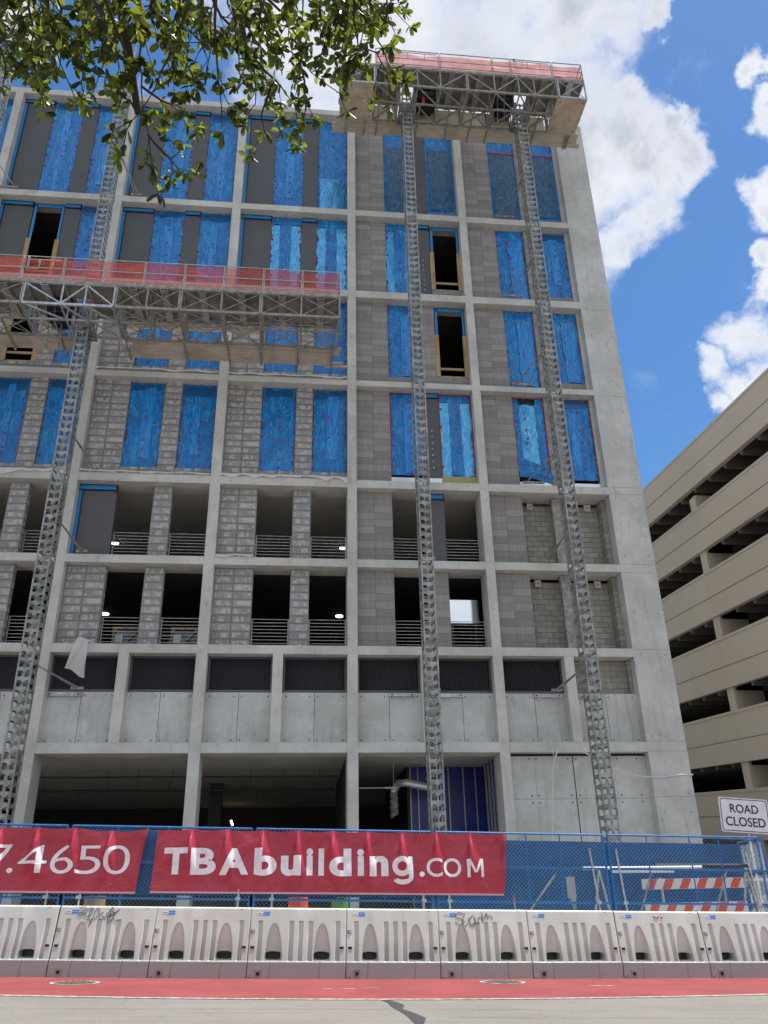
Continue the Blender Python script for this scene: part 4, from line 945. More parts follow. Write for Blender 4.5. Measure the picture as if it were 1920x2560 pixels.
# ================================================================== FENCE, BANNERS
FY = 19.0
def fence_panel(x0, x1, label):
    o = thing('site_fence', (x0, FY, gz(x0)), label, 'fence panel', 'blue chain-link fence panels along the site')
    g = lambda x: gz(x); H = 2.73
    b = MB((x0, FY, gz(x0))); r = .024
    b.tube([(x0 + .03, FY, g(x0) + .05), (x0 + .03, FY, g(x0) + H), ], r, 8); b.tube([(x1 - .03, FY, g(x1) + .05), (x1 - .03, FY, g(x1) + H)], r, 8)
    for h in (.12, 1.36, 2.04, H): b.tube([(x0 + .03, FY, g(x0) + h), (x1 - .03, FY, g(x1) + h)], r if h != 2.04 else .022, 8)
    b.build('frame', 'fblue', o)
    b = MB((x0, FY, gz(x0))); n = 3
    for k in range(1, 4): x = x0 + (x1 - x0) * k / 4 + .1 * ((k * 7) % 3 - 1); b.bar((x, FY - .028, g(x) + 1.36), (x + .03, FY - .028, g(x) + H), .028, .006)
    b.build('strap', 'fblue', o)
    # chain link: two families of bent wires
    b = MB((x0, FY, gz(x0))); p = .085; wd = x1 - x0 - .06; hh = H - .12; rr = .0021
    def wire(a, c, off):
        a, c = Vector(a), Vector(c); d = (c - a).normalized(); u = Vector((0, 1, 0)); s = d.cross(u)
        vs = []
        for P_ in (a, c):
            for ang in (0, 2.094, 4.189): vs.append(P_ + (u * math.cos(ang) + s * math.sin(ang)) * rr)
        b.add(vs, [(0, 1, 4, 3), (1, 2, 5, 4), (2, 0, 3, 5)])
    n = int((wd + hh) / p)
    for i in range(1, n):
        t = i * p
        for fam in (0, 1):
            xa, za = (t, 0) if t < wd else (wd, t - wd)
            xb, zb = (0, t) if t < hh else (t - hh, hh)
            if fam: xa, xb = wd - xa, wd - xb
            X = lambda q: x0 + .03 + q
            wire((X(xa), FY + (.004 if fam else -.004) - .02, g(X(xa)) + .12 + za), (X(xb), FY + (.004 if fam else -.004) - .02, g(X(xb)) + .12 + zb), 0)
    b.build('chain_link', 'wire', o)
    return o
JX = [-8.52, -4.69, -.86, 3.0, 6.86, 10.44]
flab = ['blue chain-link fence panel leftmost, behind the phone number banner', 'blue chain-link fence panel behind the gap between two banners', 'blue chain-link fence panel behind middle of the web address banner', 'blue chain-link fence panel half covered by right end of the banner', 'blue chain-link fence panel with striped barricade visible behind it']
for i in range(5): fence_panel(JX[i] + .02, JX[i + 1] - .02, flab[i])
# end return of the fence, running back from the last post
o = thing('site_fence', (10.5, FY, gz(10.5)), 'narrow blue fence return angled back at right picture edge', 'fence panel')
b = MB((10.5, FY, gz(10.5)))
for y in (0, 1.9): b.tube([(10.5 + y * .22, FY + y, gz(10.5)), (10.5 + y * .22, FY + y, gz(10.5) + 2.73)], .024, 8)
for h in (.12, 1.36, 2.04, 2.73): b.tube([(10.5, FY, gz(10.5) + h), (10.92, FY + 1.9, gz(10.5) + h)], .022, 8)
b.build('frame', 'fblue', o)
b = MB((10.5, FY, gz(10.5)))
for i in range(1, 34):
    t = i * .13
    for fam in (0, 1):
        xa, za = (t, 0) if t < 1.9 else (1.9, t - 1.9); xb, zb = (0, t) if t < 2.6 else (t - 2.6, 2.6)
        if xb > 1.9: continue
        if fam: xa, xb = 1.9 - xa, 1.9 - xb
        b.bar((10.5 + xa * .22, FY + xa, gz(10.5) + .12 + za), (10.5 + xb * .22, FY + xb, gz(10.5) + .12 + zb), .0014)
b.build('chain_link', 'wire', o)
def stand(x, lean, label, top=2.45):
    o = thing('fence_post', (x, FY - .12, gz(x)), label, 'post', 'galvanised posts clamped along the fence')
    b = MB((x, FY - .12, gz(x))); b.tube([(x, FY - .09, gz(x)), (x + lean, FY - .09, gz(x) + top)], .022, 8); b.build('pole', 'galv', o)
    b = MB((x, FY - .12, gz(x))); b.box(x + lean * .55 - .05, x + lean * .55 + .05, FY - .12, FY - .03, gz(x) + 1.34, gz(x) + 1.40); b.build('clamp', 'galv', o)
for x, l, t in ((-5.0, .05, 'galvanised post under left banner near its middle'), (-4.35, .05, 'galvanised post just right of a fence joint under left banner'), (-1.15, .03, 'galvanised post under the letter A of the banner'), (-.45, .02, 'galvanised post under the letter b of the banner'), (2.75, -.02, 'galvanised post under right part of the banner'), (3.3, -.02, 'galvanised post beside fence joint below the small letters'), (6.62, -.18, 'leaning galvanised post left of the double blue fence joint'), (7.2, -.16, 'leaning galvanised post right of the double blue fence joint'), (10.22, -.2, 'leaning galvanised post at right end of the fence')):
    stand(x, l, t, 2.45 if x > 5 else 1.55)
# blue screens hung on the second fence line
def screen(x0, x1, zb, y, label, seed):
    o = thing('windscreen', (x0, y, gz(x0)), label, 'screen', 'blue fabric screens behind the fence')
    b = MB((x0, y, gz(x0))); nx = int((x1 - x0) / .12); nz_ = 14
    for j in range(nz_ + 1):
        for i in range(nx + 1):
            x = x0 + (x1 - x0) * i / nx; v = j / nz_
            b.v.append((x, y + .05 * noise.noise(Vector((x * .8, v * 7, seed))) + .02 * noise.noise(Vector((x * 2, v * 16, seed))), gz(x) + zb + (2.70 - zb) * v))
    for j in range(nz_):
        for i in range(nx): b.f.append((j * (nx + 1) + i, j * (nx + 1) + i + 1, (j + 1) * (nx + 1) + i + 1, (j + 1) * (nx + 1) + i)); b.m.append(0)
    b.build('fabric', 'screen', o, smooth=True)
    b = MB((x0, y, gz(x0)))
    for k in range(int((x1 - x0) / 2.4) + 1): x = x0 + k * 2.4; b.tube([(x, y + .08, gz(x)), (x, y + .08, gz(x) + 2.68)], .025, 7)
    b.tube([(x0, y + .08, gz(x0) + 2.66), (x1, y + .08, gz(x1) + 2.66)], .025, 7); b.build('posts', 'fblue', o)
screen(-8.4, 3.2, 1.42, 19.35, 'blue fabric screen seen through the gap between the two banners', 1)
screen(3.3, 10.9, .5, 20.75, 'wide blue translucent fabric screen behind the striped barricade', 2)
# banners
def wave(x, z, xs, zt, H, seed):
    t = max(0, min(1, (zt - z) / H)); d = 0
    for xg in xs:
        wd = .02 + .26 * t; d += -.13 * math.exp(-((x - xg) / wd) ** 2) * 9.0 * t * (1 - t) ** 2.0
        d += .045 * math.exp(-((x - xg - .34 * t) / (.04 + .06 * t)) ** 2) * (1 - t) * min(1, t * 4); d += .035 * math.exp(-((x - xg + .30 * t) / (.04 + .06 * t)) ** 2) * (1 - t) * min(1, t * 4)
    d += .05 * noise.noise(Vector((x * 1.1 + z * .9, z * 1.4, seed))) + .02 * noise.noise(Vector((x * 3.2 - z * 2.5, z * 2.2, seed + 4)))
    return d
def banner(x0, x1, zt, H, seed, label, gap=None, skewl=0, skewr=0):
    xs = [x1 - .02 - k * .745 for k in range(int((x1 - x0) / .745) + 1)]
    by = FY - .12
    def zt_(x): return zt - .0245 * (x - x0)
    def warp(x, z): return by + wave(x, z + .0245 * (x - x0), xs, zt, H, seed)
    o = thing('banner', (x0, by, zt - H), label, 'banner', 'maroon banners tied along the fence')
    b = MB((x0, by, zt - H)); nx = int((x1 - x0) / .03); nz_ = 34
    for j in range(nz_ + 1):
        for i in range(nx + 1):
            x = x0 + (x1 - x0) * i / nx; v = j / nz_
            near = min(abs(x - q) for q in xs); sag = .032 * math.sin(min(1, near / .37) * 1.57)
            if gap and gap[0] < x < gap[1]: sag += .05 * math.sin((x - gap[0]) / (gap[1] - gap[0]) * 3.14)
            xx = x + (skewl * (1 - v) * (1 - i / nx) + skewr * (1 - v) * (i / nx))
            z = zt_(x) - H + (H - sag) * v; b.v.append((xx, warp(xx, z), z))
    for j in range(nz_):
        for i in range(nx): b.f.append((j * (nx + 1) + i, j * (nx + 1) + i + 1, (j + 1) * (nx + 1) + i + 1, (j + 1) * (nx + 1) + i)); b.m.append(1 if j == 0 else 0)
    b.build('cloth', ['banner', 'banner_hem'], o, smooth=True)
    b = MB((x0, by, zt - H))
    for q in xs: b.tube([(q, warp(q, zt_(q) - .03) - .004, zt_(q) - .03), (q, FY - .01, zt_(q) + .03), (q, FY + .02, zt_(q) - .0)], .006, 5)
    b.build('ties', 'ink', o)
    return o, warp
GL = {}
def glyph(o, warp, ch, x0, x1, z0, z1, off, mname='letter', asc=False):
    cu = bpy.data.curves.new('glyph', 'FONT'); cu.body = ch; cu.size = 1; cu.offset = off; cu.resolution_u = 8
    ob = bpy.data.objects.new('glyph', cu); COL.objects.link(ob)
    dg = bpy.context.evaluated_depsgraph_get(); me = bpy.data.meshes.new_from_object(ob.evaluated_get(dg)); bpy.data.objects.remove(ob)
    bm = bmesh.new(); bm.from_mesh(me); bpy.data.meshes.remove(me)
    xa = min(v.co.x for v in bm.verts); xb = max(v.co.x for v in bm.verts); ya_ = min(v.co.y for v in bm.verts); yb_ = max(v.co.y for v in bm.verts)
    for v in bm.verts:
        v.co.x = x0 + (v.co.x - xa) / (xb - xa) * (x1 - x0); v.co.z = z0 + (v.co.y - ya_) / (yb_ - ya_) * (z1 - z0); v.co.y = 0
    step = .035
    for ax, lo, hi in ((0, x0, x1), (2, z0, z1)):
        k = lo + step
        while k < hi:
            n = Vector((0, 0, 0)); n[ax] = 1; c = Vector((0, 0, 0)); c[ax] = k
            bmesh.ops.bisect_plane(bm, geom=bm.verts[:] + bm.edges[:] + bm.faces[:], plane_co=c, plane_no=n); k += step
    for v in bm.verts:
        v.co.y = warp(v.co.x, v.co.z) - .013
    org = WL[o.name]
    for v in bm.verts: v.co -= org
    me = bpy.data.meshes.new('letter'); bm.to_mesh(me); bm.free(); me.materials.append(M[mname])
    ob = bpy.data.objects.new('letter', me); COL.objects.link(ob); ob.parent = o; return ob
def poly_glyph(o, warp, ch, x0, x1, zb):
    W_ = x1 - x0; P = []
    def ring(cx, cz, rx, rz, w_, a0, a1, n=36):
        out = []
        for k in range(n):
            t0, t1 = R_(a0 + (a1 - a0) * k / n), R_(a0 + (a1 - a0) * (k + 1) / n)
            out.append([(cx + rx * math.cos(t0), cz + rz * math.sin(t0)), (cx + rx * math.cos(t1), cz + rz * math.sin(t1)), (cx + (rx - w_) * math.cos(t1), cz + (rz - w_) * math.sin(t1)), (cx + (rx - w_) * math.cos(t0), cz + (rz - w_) * math.sin(t0))])
        return out
    if ch == 'g':
        w_ = .105; rx = (W_ - .04) / 2
        P.append(ring(rx, .20, rx, .195, w_, 0, 360)); P.append([[(W_ - w_, -.01), (W_, -.01), (W_, .385), (W_ - w_, .385)]])
        P.append(ring(W_ / 2 - .0, -.01, W_ / 2, .145, .095, -155, 0))
    else:
        w_ = .062; h = .36; m = W_ / 2
        P.append([[(0, 0), (w_, 0), (w_, h), (0, h)]]); P.append([[(W_ - w_, 0), (W_, 0), (W_, h), (W_ - w_, h)]])
        P.append([[(0, h), (w_ * 1.05, h), (m + .03, .09), (m - .03, .09)], [(W_ - w_ * 1.05, h), (W_, h), (m + .03, .09), (m - .03, .09)]])
    b = MB(WL[o.name])
    for i, grp in enumerate(P):
        for q in grp:
            # cut long quads so they follow the cloth
            for a in range(6):
                t0, t1 = a / 6, (a + 1) / 6; A, B_, C_, D_ = q
                L_ = lambda p, r, t: (p[0] + (r[0] - p[0]) * t, p[1] + (r[1] - p[1]) * t)
                pts = [L_(A, D_, t0), L_(B_, C_, t0), L_(B_, C_, t1), L_(A, D_, t1)]
                b.add([(x0 + x, warp(x0 + x, zb + z) - .013 - .0008 * i, zb + z) for x, z in pts], [(0, 1, 2, 3)])
    return b.build('letter', 'letter', o)
sx7 = lambda x: -2.69 + (x - 713) * .004836
def base(x): return 1.868 - .0245 * (x + 1.9)
o, wp = banner(-2.86, 4.56, 2.775, 1.235, 1.0, 'maroon banner reading TBAbuilding.COM in white letters', skewl=-.06, skewr=-.1)
def G7(ch, a, c, lo, hi, off): xm = (sx7(a) + sx7(c)) / 2; glyph(o, wp, ch, sx7(a), sx7(c), base(xm) + lo, base(xm) + hi, off)
BO = .042
G7('T', 713, 815, 0, .515, BO); G7('B', 830, 935, 0, .515, BO); G7('A', 950, 1075, 0, .515, BO); G7('b', 1098, 1195, -.01, .53, BO); G7('u', 1213, 1300, -.01, .385, BO)
G7('i', 1323, 1352, 0, .53, BO); G7('l', 1376, 1400, 0, .53, BO); G7('d', 1422, 1520, -.01, .53, BO); G7('i', 1546, 1575, 0, .53, BO); G7('n', 1598, 1682, 0, .395, BO)
poly_glyph(o, wp, 'g', sx7(1699), sx7(1791), base(2.3)); G7('.', 1818, 1842, -.005, .10, BO); G7('C', 1851, 1921, -.005, .365, .012); G7('O', 1926, 2006, -.005, .365, .012); poly_glyph(o, wp, 'M', sx7(2030), sx7(2106), base(3.9))
o, wp = banner(-9.6, -3.05, 2.935, 1.24, 5.0, 'maroon banner reading 7.4650 with scraped lower edge, cut off at left', gap=(-4.4, -3.1), skewr=-.16)
def base2(x): return 1.925 - .024 * (x + 4.1)
sy7 = lambda x: -5.76 + (x - 57) * .00466
def G8(ch, a, c, lo, hi, off=-.008): xm = (sy7(a) + sy7(c)) / 2; glyph(o, wp, ch, sy7(a), sy7(c), base2(xm) + lo, base2(xm) + hi, off)
G8('7', -38, 57, 0, .53); G8('.', 45, 71, -.005, .095, 0); G8('4', 88, 212, 0, .53); G8('6', 228, 330, -.01, .54); G8('5', 338, 445, -.01, .53); G8('0', 458, 568, -.01, .54)

# ================================================================== SIGN AND BARRICADE
def barricade(cx, y, label, w2=1.22, hs=(1.30, 1.80), withlabel=True):
    z = gz(cx); o = thing('barricade', (cx, y, z), label, 'barricade')
    for h in hs:
        b = MB((cx, y, z + h)); b.box(cx - w2, cx + w2, y, y + .03, z + h - .02 - .1, z + h + .1)
        n = 6; step = 2 * w2 / n
        for k in range(n):
            x = cx - w2 + k * step + .05; sgn = .12
            xs_ = [max(cx - w2 + .01, min(cx + w2 - .01, q)) for q in (x, x + step * .5, x + step * .5 + sgn, x + sgn)]
            b.add([(xs_[0], y - .004, z + h - .115), (xs_[1], y - .004, z + h - .115), (xs_[2], y - .004, z + h + .095), (xs_[3], y - .004, z + h + .095)], [(0, 1, 2, 3)], 1)
        b.build('striped_board', ['white', 'orange'], o)
    for s in (-.75, .75):
        b = MB((cx + s, y, z)); b.bar((cx + s, y + .06, z), (cx + s, y + .06, z + hs[-1] + .12), .05); b.bar((cx + s, y - .7, z + .04), (cx + s, y + .7, z + .04), .06); b.build('upright', 'galv', o)
    return o
barricade(9.17, 19.95, 'orange and white striped barricade behind the right fence panel', hs=(.72, 1.30, 1.80))
o = thing('road_sign', (11.0, 20.3, gz(11)), 'white ROAD CLOSED sign with black border above right end of fence', 'sign')
def pl(cx, cz, hw, hh, ang, y):
    c, s = math.cos(ang), math.sin(ang); return [(cx + a * c - d * s, y, cz + a * s + d * c) for a, d in ((-hw, -hh), (hw, -hh), (hw, hh), (-hw, hh))]
ANG = -.073; SCX, SCZ = 10.92, 3.02
def rrect(hw, hh, r, y, n=6):
    c, s = math.cos(ANG), math.sin(ANG); out = []
    for (sx_, sz_, a0) in ((1, -1, -90), (1, 1, 0), (-1, 1, 90), (-1, -1, 180)):
        for k in range(n + 1):
            a = R_(a0 + 90 * k / n); a_, d_ = sx_ * (hw - r) + r * math.cos(a), sz_ * (hh - r) + r * math.sin(a)
            out.append((SCX + a_ * c - d_ * s, y, SCZ + a_ * s + d_ * c))
    return out
b = MB((SCX, 20.3, SCZ)); A = rrect(.625, .40, .05, 20.3); Bk = rrect(.625, .40, .05, 20.32); n = len(A)
b.add(A + Bk, [tuple(range(n)), tuple(range(2 * n - 1, n - 1, -1))] + [(i, i + n, (i + 1) % n + n, (i + 1) % n) for i in range(n)], 0)
I0 = rrect(.595, .372, .04, 20.296); I1 = rrect(.578, .355, .03, 20.296)
b.add(I0 + I1, [(i, (i + 1) % n, (i + 1) % n + n, i + n) for i in range(n)], 1)
b.build('sign_plate', ['sign', 'black'], o)
def sgl(txt, cx, cz, wdt, hgt):
    glyph_o = glyph(o, lambda x, z: 20.298, txt, -wdt / 2, wdt / 2, -hgt / 2, hgt / 2, .012, 'black')
    org = WL[o.name]; c, s = math.cos(ANG), math.sin(ANG)
    for v in glyph_o.data.vertices:
        a, d = v.co.x + org.x, v.co.z + org.z; v.co.x = SCX + (a + cx) * c - (d + cz) * s - org.x; v.co.z = SCZ + (a + cx) * s + (d + cz) * c - org.z; v.co.y = 20.294 - org.y
    glyph_o.name = 'lettering'
sgl('ROAD', .0, .15, .72, .2); sgl('CLOSED', .0, -.15, 1.0, .21)
b = MB((11, 20.36, 0)); b.bar((10.95, 20.36, gz(11)), (10.95, 20.36, 3.3), .05); b.bar((10.5, 20.35, gz(11) + 1.9), (11.5, 20.35, gz(11) + 1.9), .05); b.disc((SCX - .03, 20.29, SCZ - .33), (0, -1, 0), .015, 8); b.disc((SCX + .03, 20.29, SCZ + .36), (0, -1, 0), .015, 8); b.build('post', 'galv', o)
# bits stored behind the fence
o = thing('pipe_stack', (8.8, 20.2, 1.9), 'long white pipes lying across supports above the striped barricade', 'pipes')
b = MB((8.8, 20.2, 1.9)); b.tube([(6.7, 20.3, 1.90), (9.6, 20.3, 1.885)], .035, 8); b.tube([(7.4, 20.3, 1.82), (8.9, 20.3, 1.80)], .03, 8); b.build('white_pipe', 'sticker_w', o)
b = MB((8.8, 20.2, 1.9)); b.tube([(8.5, 20.4, 1.94), (10.8, 20.4, 1.90)], .05, 8); b.build('black_pipe', 'black', o)
b = MB((8.8, 20.2, 1.9))
for x in (7.0, 10.6): b.bar((x - .3, 20.5, gz(x)), (x + .1, 20.35, 1.86), .05); b.bar((x + .5, 20.5, gz(x)), (x + .1, 20.35, 1.86), .05)
b.build('trestle', 'galv', o)
for (x0, x1, lab) in ((4.7, 5.9, 'slanted grey pole behind fence right of the banner'), (7.5, 8.15, 'slanted grey pole behind fence left of the barricade stripes'), (9.2, 9.95, 'slanted grey pole crossing the middle of barricade stripes')):
    b = MB((x0, 20.1, 0)); b.tube([(x0, 19.75, gz(x0) + .6), (x1, 19.8, 1.78)], .022, 7); tag(b.build('leaning_pole', 'steel_dull'), lab, 'pole', 'slanted poles behind the fence')
o = thing('delineator_post', (6.3, 20.0, gz(6.3)), 'pale flat-topped delineator post standing behind the right fence panels', 'post')
b = MB((6.3, 20, gz(6.3))); b.tube([(6.3, 20, gz(6.3)), (6.32, 20, 1.25)], .04, 8); b.build('stem', 'steel_dull', o)
b = MB((6.3, 20, gz(6.3))); b.box(6.18, 6.38, 19.97, 20.0, 1.28, 1.72); b.box(6.24, 6.36, 19.965, 20.0, 1.15, 1.28); b.build('paddle', 'stud', o)
def drum(x, y, m, label, cat, name, h=1.0):
    o = thing(name, (x, y, gz(x)), label, cat); z = gz(x)
    b = MB((x, y, z)); b.tube([(x, y, z), (x, y, z + .1), (x, y, z + .1), (x, y, z + h * .6), (x, y, z + h * .6), (x, y, z + h)], [.33, .33, .28, .26, .24, .22], 16); b.build('barrel', m, o)
    b = MB((x, y, z)); b.bar((x - .08, y, z + h + .05), (x + .08, y, z + h + .05), .03); b.bar((x - .08, y, z + h), (x - .08, y, z + h + .05), .03); b.bar((x + .08, y, z + h), (x + .08, y, z + h + .05), .03); b.build('handle', m, o)
drum(.12, 20.4, 'orangeplastic', 'orange plastic drum top showing under the banner', 'traffic drum', 'traffic_drum', 1.42)
drum(1.08, 20.5, 'greenplastic', 'green plastic bin top showing under the banner', 'bin', 'plastic_bin', 1.38)
drum(-4.35, 20.6, 'lumber', 'dull orange drum under the phone number banner', 'traffic drum', 'traffic_drum', 1.4)

# ================================================================== WATER-FILLED BARRIERS
UW, UH = 1.87, 1.215
def prof(z):
    if z < .285: return .0 + .02 * z
    return .035 + (z - .285) / .93 * .19
def relief(x, z):
    d = 0.0
    for xc in (.475, 1.40):
        if .295 < z < .93:
            t = (z - .295) / .635; hw = .145 * math.sqrt(max(0, 1 - t ** 1.7)) + .002; q = abs(x - xc) / hw
            if q < 1.15: d = max(d, (.12 * (1 - t) + .02) * min(1, max(0, (1.15 - q) / .22)))
    for xr in (.20, .80, .985, 1.17, 1.70):
        if .30 < z < .98:
            q = abs(x - xr) / .032
            if q < 1.4: d = max(d, (.03 + .055 * (.98 - z) / .68) * min(1, (1.4 - q) / .5))
    for xs_ in (.42, 1.36):
        if z < .285 and abs(x - xs_) < .012: d = max(d, .02)
    if .27 < z < .295: d = max(d, -.008)
    return d
def barrier_mesh():
    nx, nz_ = 187, 104; b = MB()
    xs = [UW * i / nx for i in range(nx + 1)]; zs = [UH * j / nz_ for j in range(nz_ + 1)]
    cx0 = .006
    for z in zs:
        for x in xs:
            e = min(x, UW - x); rnd = .02 * max(0, 1 - e / .025) ** 2; rt = .03 * max(0, 1 - (UH - z) / .03) ** 2
            b.v.append((max(cx0, min(UW - cx0, x)), prof(z) + relief(x, z) + rnd + rt, z))
    def hole(x, z):
        for xc in (.475, 1.40):
            if ((x - xc) / .15) ** 4 + ((z - .385) / .066) ** 4 < 1: return True
        return False
    for j in range(nz_):
        for i in range(nx):
            x, z = (xs[i] + xs[i + 1]) / 2, (zs[j] + zs[j + 1]) / 2
            if hole(x, z): continue
            a = j * (nx + 1) + i; b.f.append((a, a + 1, a + nx + 2, a + nx + 1)); b.m.append(0)
    # back, ends and top
    N = len(b.v); back = [(0, .46, 0), (UW, .46, 0), (0, .46, .28), (UW, .46, .28), (0, .39, UH), (UW, .39, UH)]
    k = len(b.v); b.v += [(max(cx0, min(UW - cx0, x)), y, z) for x, y, z in back]
    b.f += [(k + 1, k, k + 2, k + 3), (k + 3, k + 2, k + 4, k + 5)]; b.m += [0, 0]
    top = [nz_ * (nx + 1) + i for i in range(nx + 1)]; b.f.append(tuple(top) + (k + 5, k + 4)); b.m.append(0)
    L_ = [j * (nx + 1) for j in range(nz_ + 1)]; b.f.append(tuple(reversed(L_)) + (k, k + 2, k + 4)); b.m.append(0)
    Rr = [j * (nx + 1) + nx for j in range(nz_ + 1)]; b.f.append(tuple(Rr) + (k + 5, k + 3, k + 1)); b.m.append(0)
    # fork pockets: plastic tunnels; dark end discs paint the shade inside
    for xc in (.475, 1.40):
        ring = []; n = 24
        for q in range(n):
            a = 6.28318 * q / n; c, s = math.cos(a), math.sin(a); x = xc + .155 * math.copysign(abs(c) ** .5, c); z = .385 + .070 * math.copysign(abs(s) ** .5, s); ring.append((x, z))
        k = len(b.v); b.v += [(x, prof(z) + relief(x, z) - .012, z) for x, z in ring] + [(x, .35, .385 + (z - .385) * .9) for x, z in ring]
        for q in range(n): b.f.append((k + q, k + q + n, k + (q + 1) % n + n, k + (q + 1) % n)); b.m.append(0)
        k = len(b.v); b.v += [(x, .345, z) for x, z in ring]; b.f.append(tuple(range(k, k + n))); b.m.append(1)
        b.box(xc - .17, xc + .17, prof(.30) + .0, prof(.30) + .10, .292, .304, 0)
    return b
BAR = None
seams = [(-6.47, 18.62), (-4.60, 18.52), (-2.70, 18.34), (-.85, 18.24), (1.04, 18.22), (2.89, 18.26), (4.74, 18.34), (6.62, 18.46), (8.50, 18.58), (10.36, 18.66)]
blab = ['white plastic barrier cut by left picture edge, under the number 7', 'white plastic barrier with looping graffiti and star, second from the left', 'white plastic barrier without graffiti below the letters TBA', 'white plastic barrier below the orange drum, under the letters buil', 'white plastic barrier without graffiti under the letters ing', 'white plastic barrier with cloud-like graffiti scrawl below the banner end', 'white plastic barrier left of the red scuff, below empty fence', 'white plastic barrier with a small red scuff near its top', 'rightmost white plastic barrier cut by the picture edge']
rr = random.Random(3)
for i in range(9):
    (xa, ya_), (xb, yb_) = seams[i], seams[i + 1]; ang = math.atan2(yb_ - ya_, xb - xa)
    o = thing('road_barrier', (xa, ya_ - .25, gz(xa)), blab[i], 'barrier', 'white water-filled barriers in a row along the lane')
    o.rotation_euler = (0, math.atan(.028) + rr.uniform(-.002, .002), ang); L = math.hypot(xb - xa, yb_ - ya_); o.scale = (L / UW, 1, 1)
    def part(name, mesh_ob):
        mesh_ob.parent = o; mesh_ob.location = (0, 0, 0)
    if BAR is None:
        parts = []
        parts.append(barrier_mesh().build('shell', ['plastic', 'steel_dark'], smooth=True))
        b = MB(); y = prof(1.1) - .002; yf = lambda z: prof(z) - .004
        b.add([(.12, yf(1.09), 1.09), (.24, yf(1.09), 1.09), (.24, yf(1.135), 1.135), (.12, yf(1.135), 1.135)], [(0, 1, 2, 3)], 0)
        b.add([(.24, yf(1.08), 1.08), (.37, yf(1.08), 1.08), (.37, yf(1.145), 1.145), (.24, yf(1.145), 1.145)], [(0, 1, 2, 3)], 1)
        for k in range(7): b.box(.13 + k * .014, .139 + k * .014, yf(1.11) - .002, yf(1.11), 1.105, 1.12, 2)
        for k in range(6): b.box(.255 + k * .016, .265 + k * .016, yf(1.115) - .002, yf(1.115) - .0005, 1.108, 1.12, 0)
        parts.append(b.build('sticker', ['sticker_w', 'sticker_b', 'ink']))
        b = MB(); b.box(.02, .10, prof(.80) - .012, prof(.80) + .02, .765, .83, 1); b.tube([(.075, prof(.80) - .02, .798), (.075, prof(.80) + .01, .798)], .022, 10, 0)
        for xx in (.075, UW - .09): b.box(xx - .035, xx + .04, prof(.52) - .004, prof(.52) + .02, .50, .545, 2); b.box(xx - .04, xx + .045, prof(.49) - .01, prof(.49) + .02, .487, .499, 0)
        parts.append(b.build('pin_lug', ['plastic', 'steel_dull', 'black']))
        b = MB(); b.box(.155, .275, -.012, .02, .03, .155, 0); b.tube([(.215, -.02, .085), (.215, .0, .085)], .035, 12, 1); b.tube([(.06, -.012, .04), (.06, .02, .04)], .035, 12, 0); b.tube([(.06, -.02, .04), (.06, .0, .04)], .016, 8, 2)
        b.tube([(1.68, prof(1.2) - .006, 1.165), (1.68, prof(1.2) + .03, 1.165)], .024, 12, 0)
        parts.append(b.build('drain_plug', ['steel_dull', 'black', 'plastic']))
        for p_ in parts: part('', p_)
        BAR = parts
    else:
        for p_ in BAR: c = p_.copy(); COL.objects.link(c); c.parent = o; c.location = (0, 0, 0)
    def ink(strokes, m='ink', r=.0045, name='graffiti'):
        b = MB()
        for st in strokes:
            pts = []
            for (x, z) in st: pts.append((x, prof(z) - .006, z))
            # smooth by Catmull-Rom
            q = []
            for a in range(len(pts) - 1):
                p0, p1, p2, p3 = pts[max(a - 1, 0)], pts[a], pts[a + 1], pts[min(a + 2, len(pts) - 1)]
                for t in (0, .2, .4, .6, .8): q.append(tuple(.5 * (2 * p1[k] + (p2[k] - p0[k]) * t + (2 * p0[k] - 5 * p1[k] + 4 * p2[k] - p3[k]) * t * t + (3 * p1[k] - p0[k] - 3 * p2[k] + p3[k]) * t ** 3) for k in range(3)))
            q.append(pts[-1]); b.tube(q, r, 5)
        g = b.build(name, m); g.parent = o; g.location = (0, 0, 0)
    if i == 1:
        sc = lambda a, c: (.02 + (a - 520) / 840 * UW, 1.215 - (c - 785) / 840 * UW * .98)
        ink([[sc(*p) for p in s] for s in (
            [(675, 800), (720, 790), (735, 810), (700, 835), (675, 850), (720, 840), (730, 855), (680, 862)],
            [(790, 800), (750, 815), (735, 850), (760, 870), (790, 850), (800, 815), (785, 800)],
            [(790, 800), (770, 850), (785, 890), (830, 885), (855, 840), (840, 800), (820, 830), (810, 880), (790, 925)],
            [(760, 895), (790, 900), (800, 925), (785, 950)],
            [(895, 835), (870, 845), (862, 880), (880, 895), (905, 880), (895, 865), (885, 870)],
            [(925, 835), (912, 900)], [(965, 790), (930, 860), (955, 920), (985, 860), (965, 790)], [(940, 815), (990, 850), (930, 875), (1000, 830), (1025, 810), (985, 860), (1000, 895), (1040, 905)], [(955, 830), (950, 890)], [(935, 850), (980, 862)])])
    if i == 5:
        sc = lambda a, c: (.02 + (a - 235) / 395 * UW, 1.215 - (c - 712) / 395 * UW * .98)
        ink([[sc(*p) for p in s] for s in (
            [(345, 728), (320, 725), (308, 740), (330, 748), (345, 760), (325, 770), (305, 760)], [(350, 728), (335, 760), (345, 775), (360, 765), (365, 745)],
            [(385, 735), (368, 750), (375, 770), (392, 760), (388, 738)], [(365, 770), (385, 778), (390, 760)], [(398, 745), (392, 765), (410, 768), (405, 750), (420, 740), (425, 760)],
            [(425, 722), (430, 755), (445, 725), (448, 752)], [(435, 735), (465, 738), (470, 750)])])
    if i == 7:
        ink([[(.85, 1.12), (.92, 1.10), (.97, 1.13), (.93, 1.08)], [(1.0, 1.11), (1.06, 1.10)]], 'redthing', .010, 'scuff')
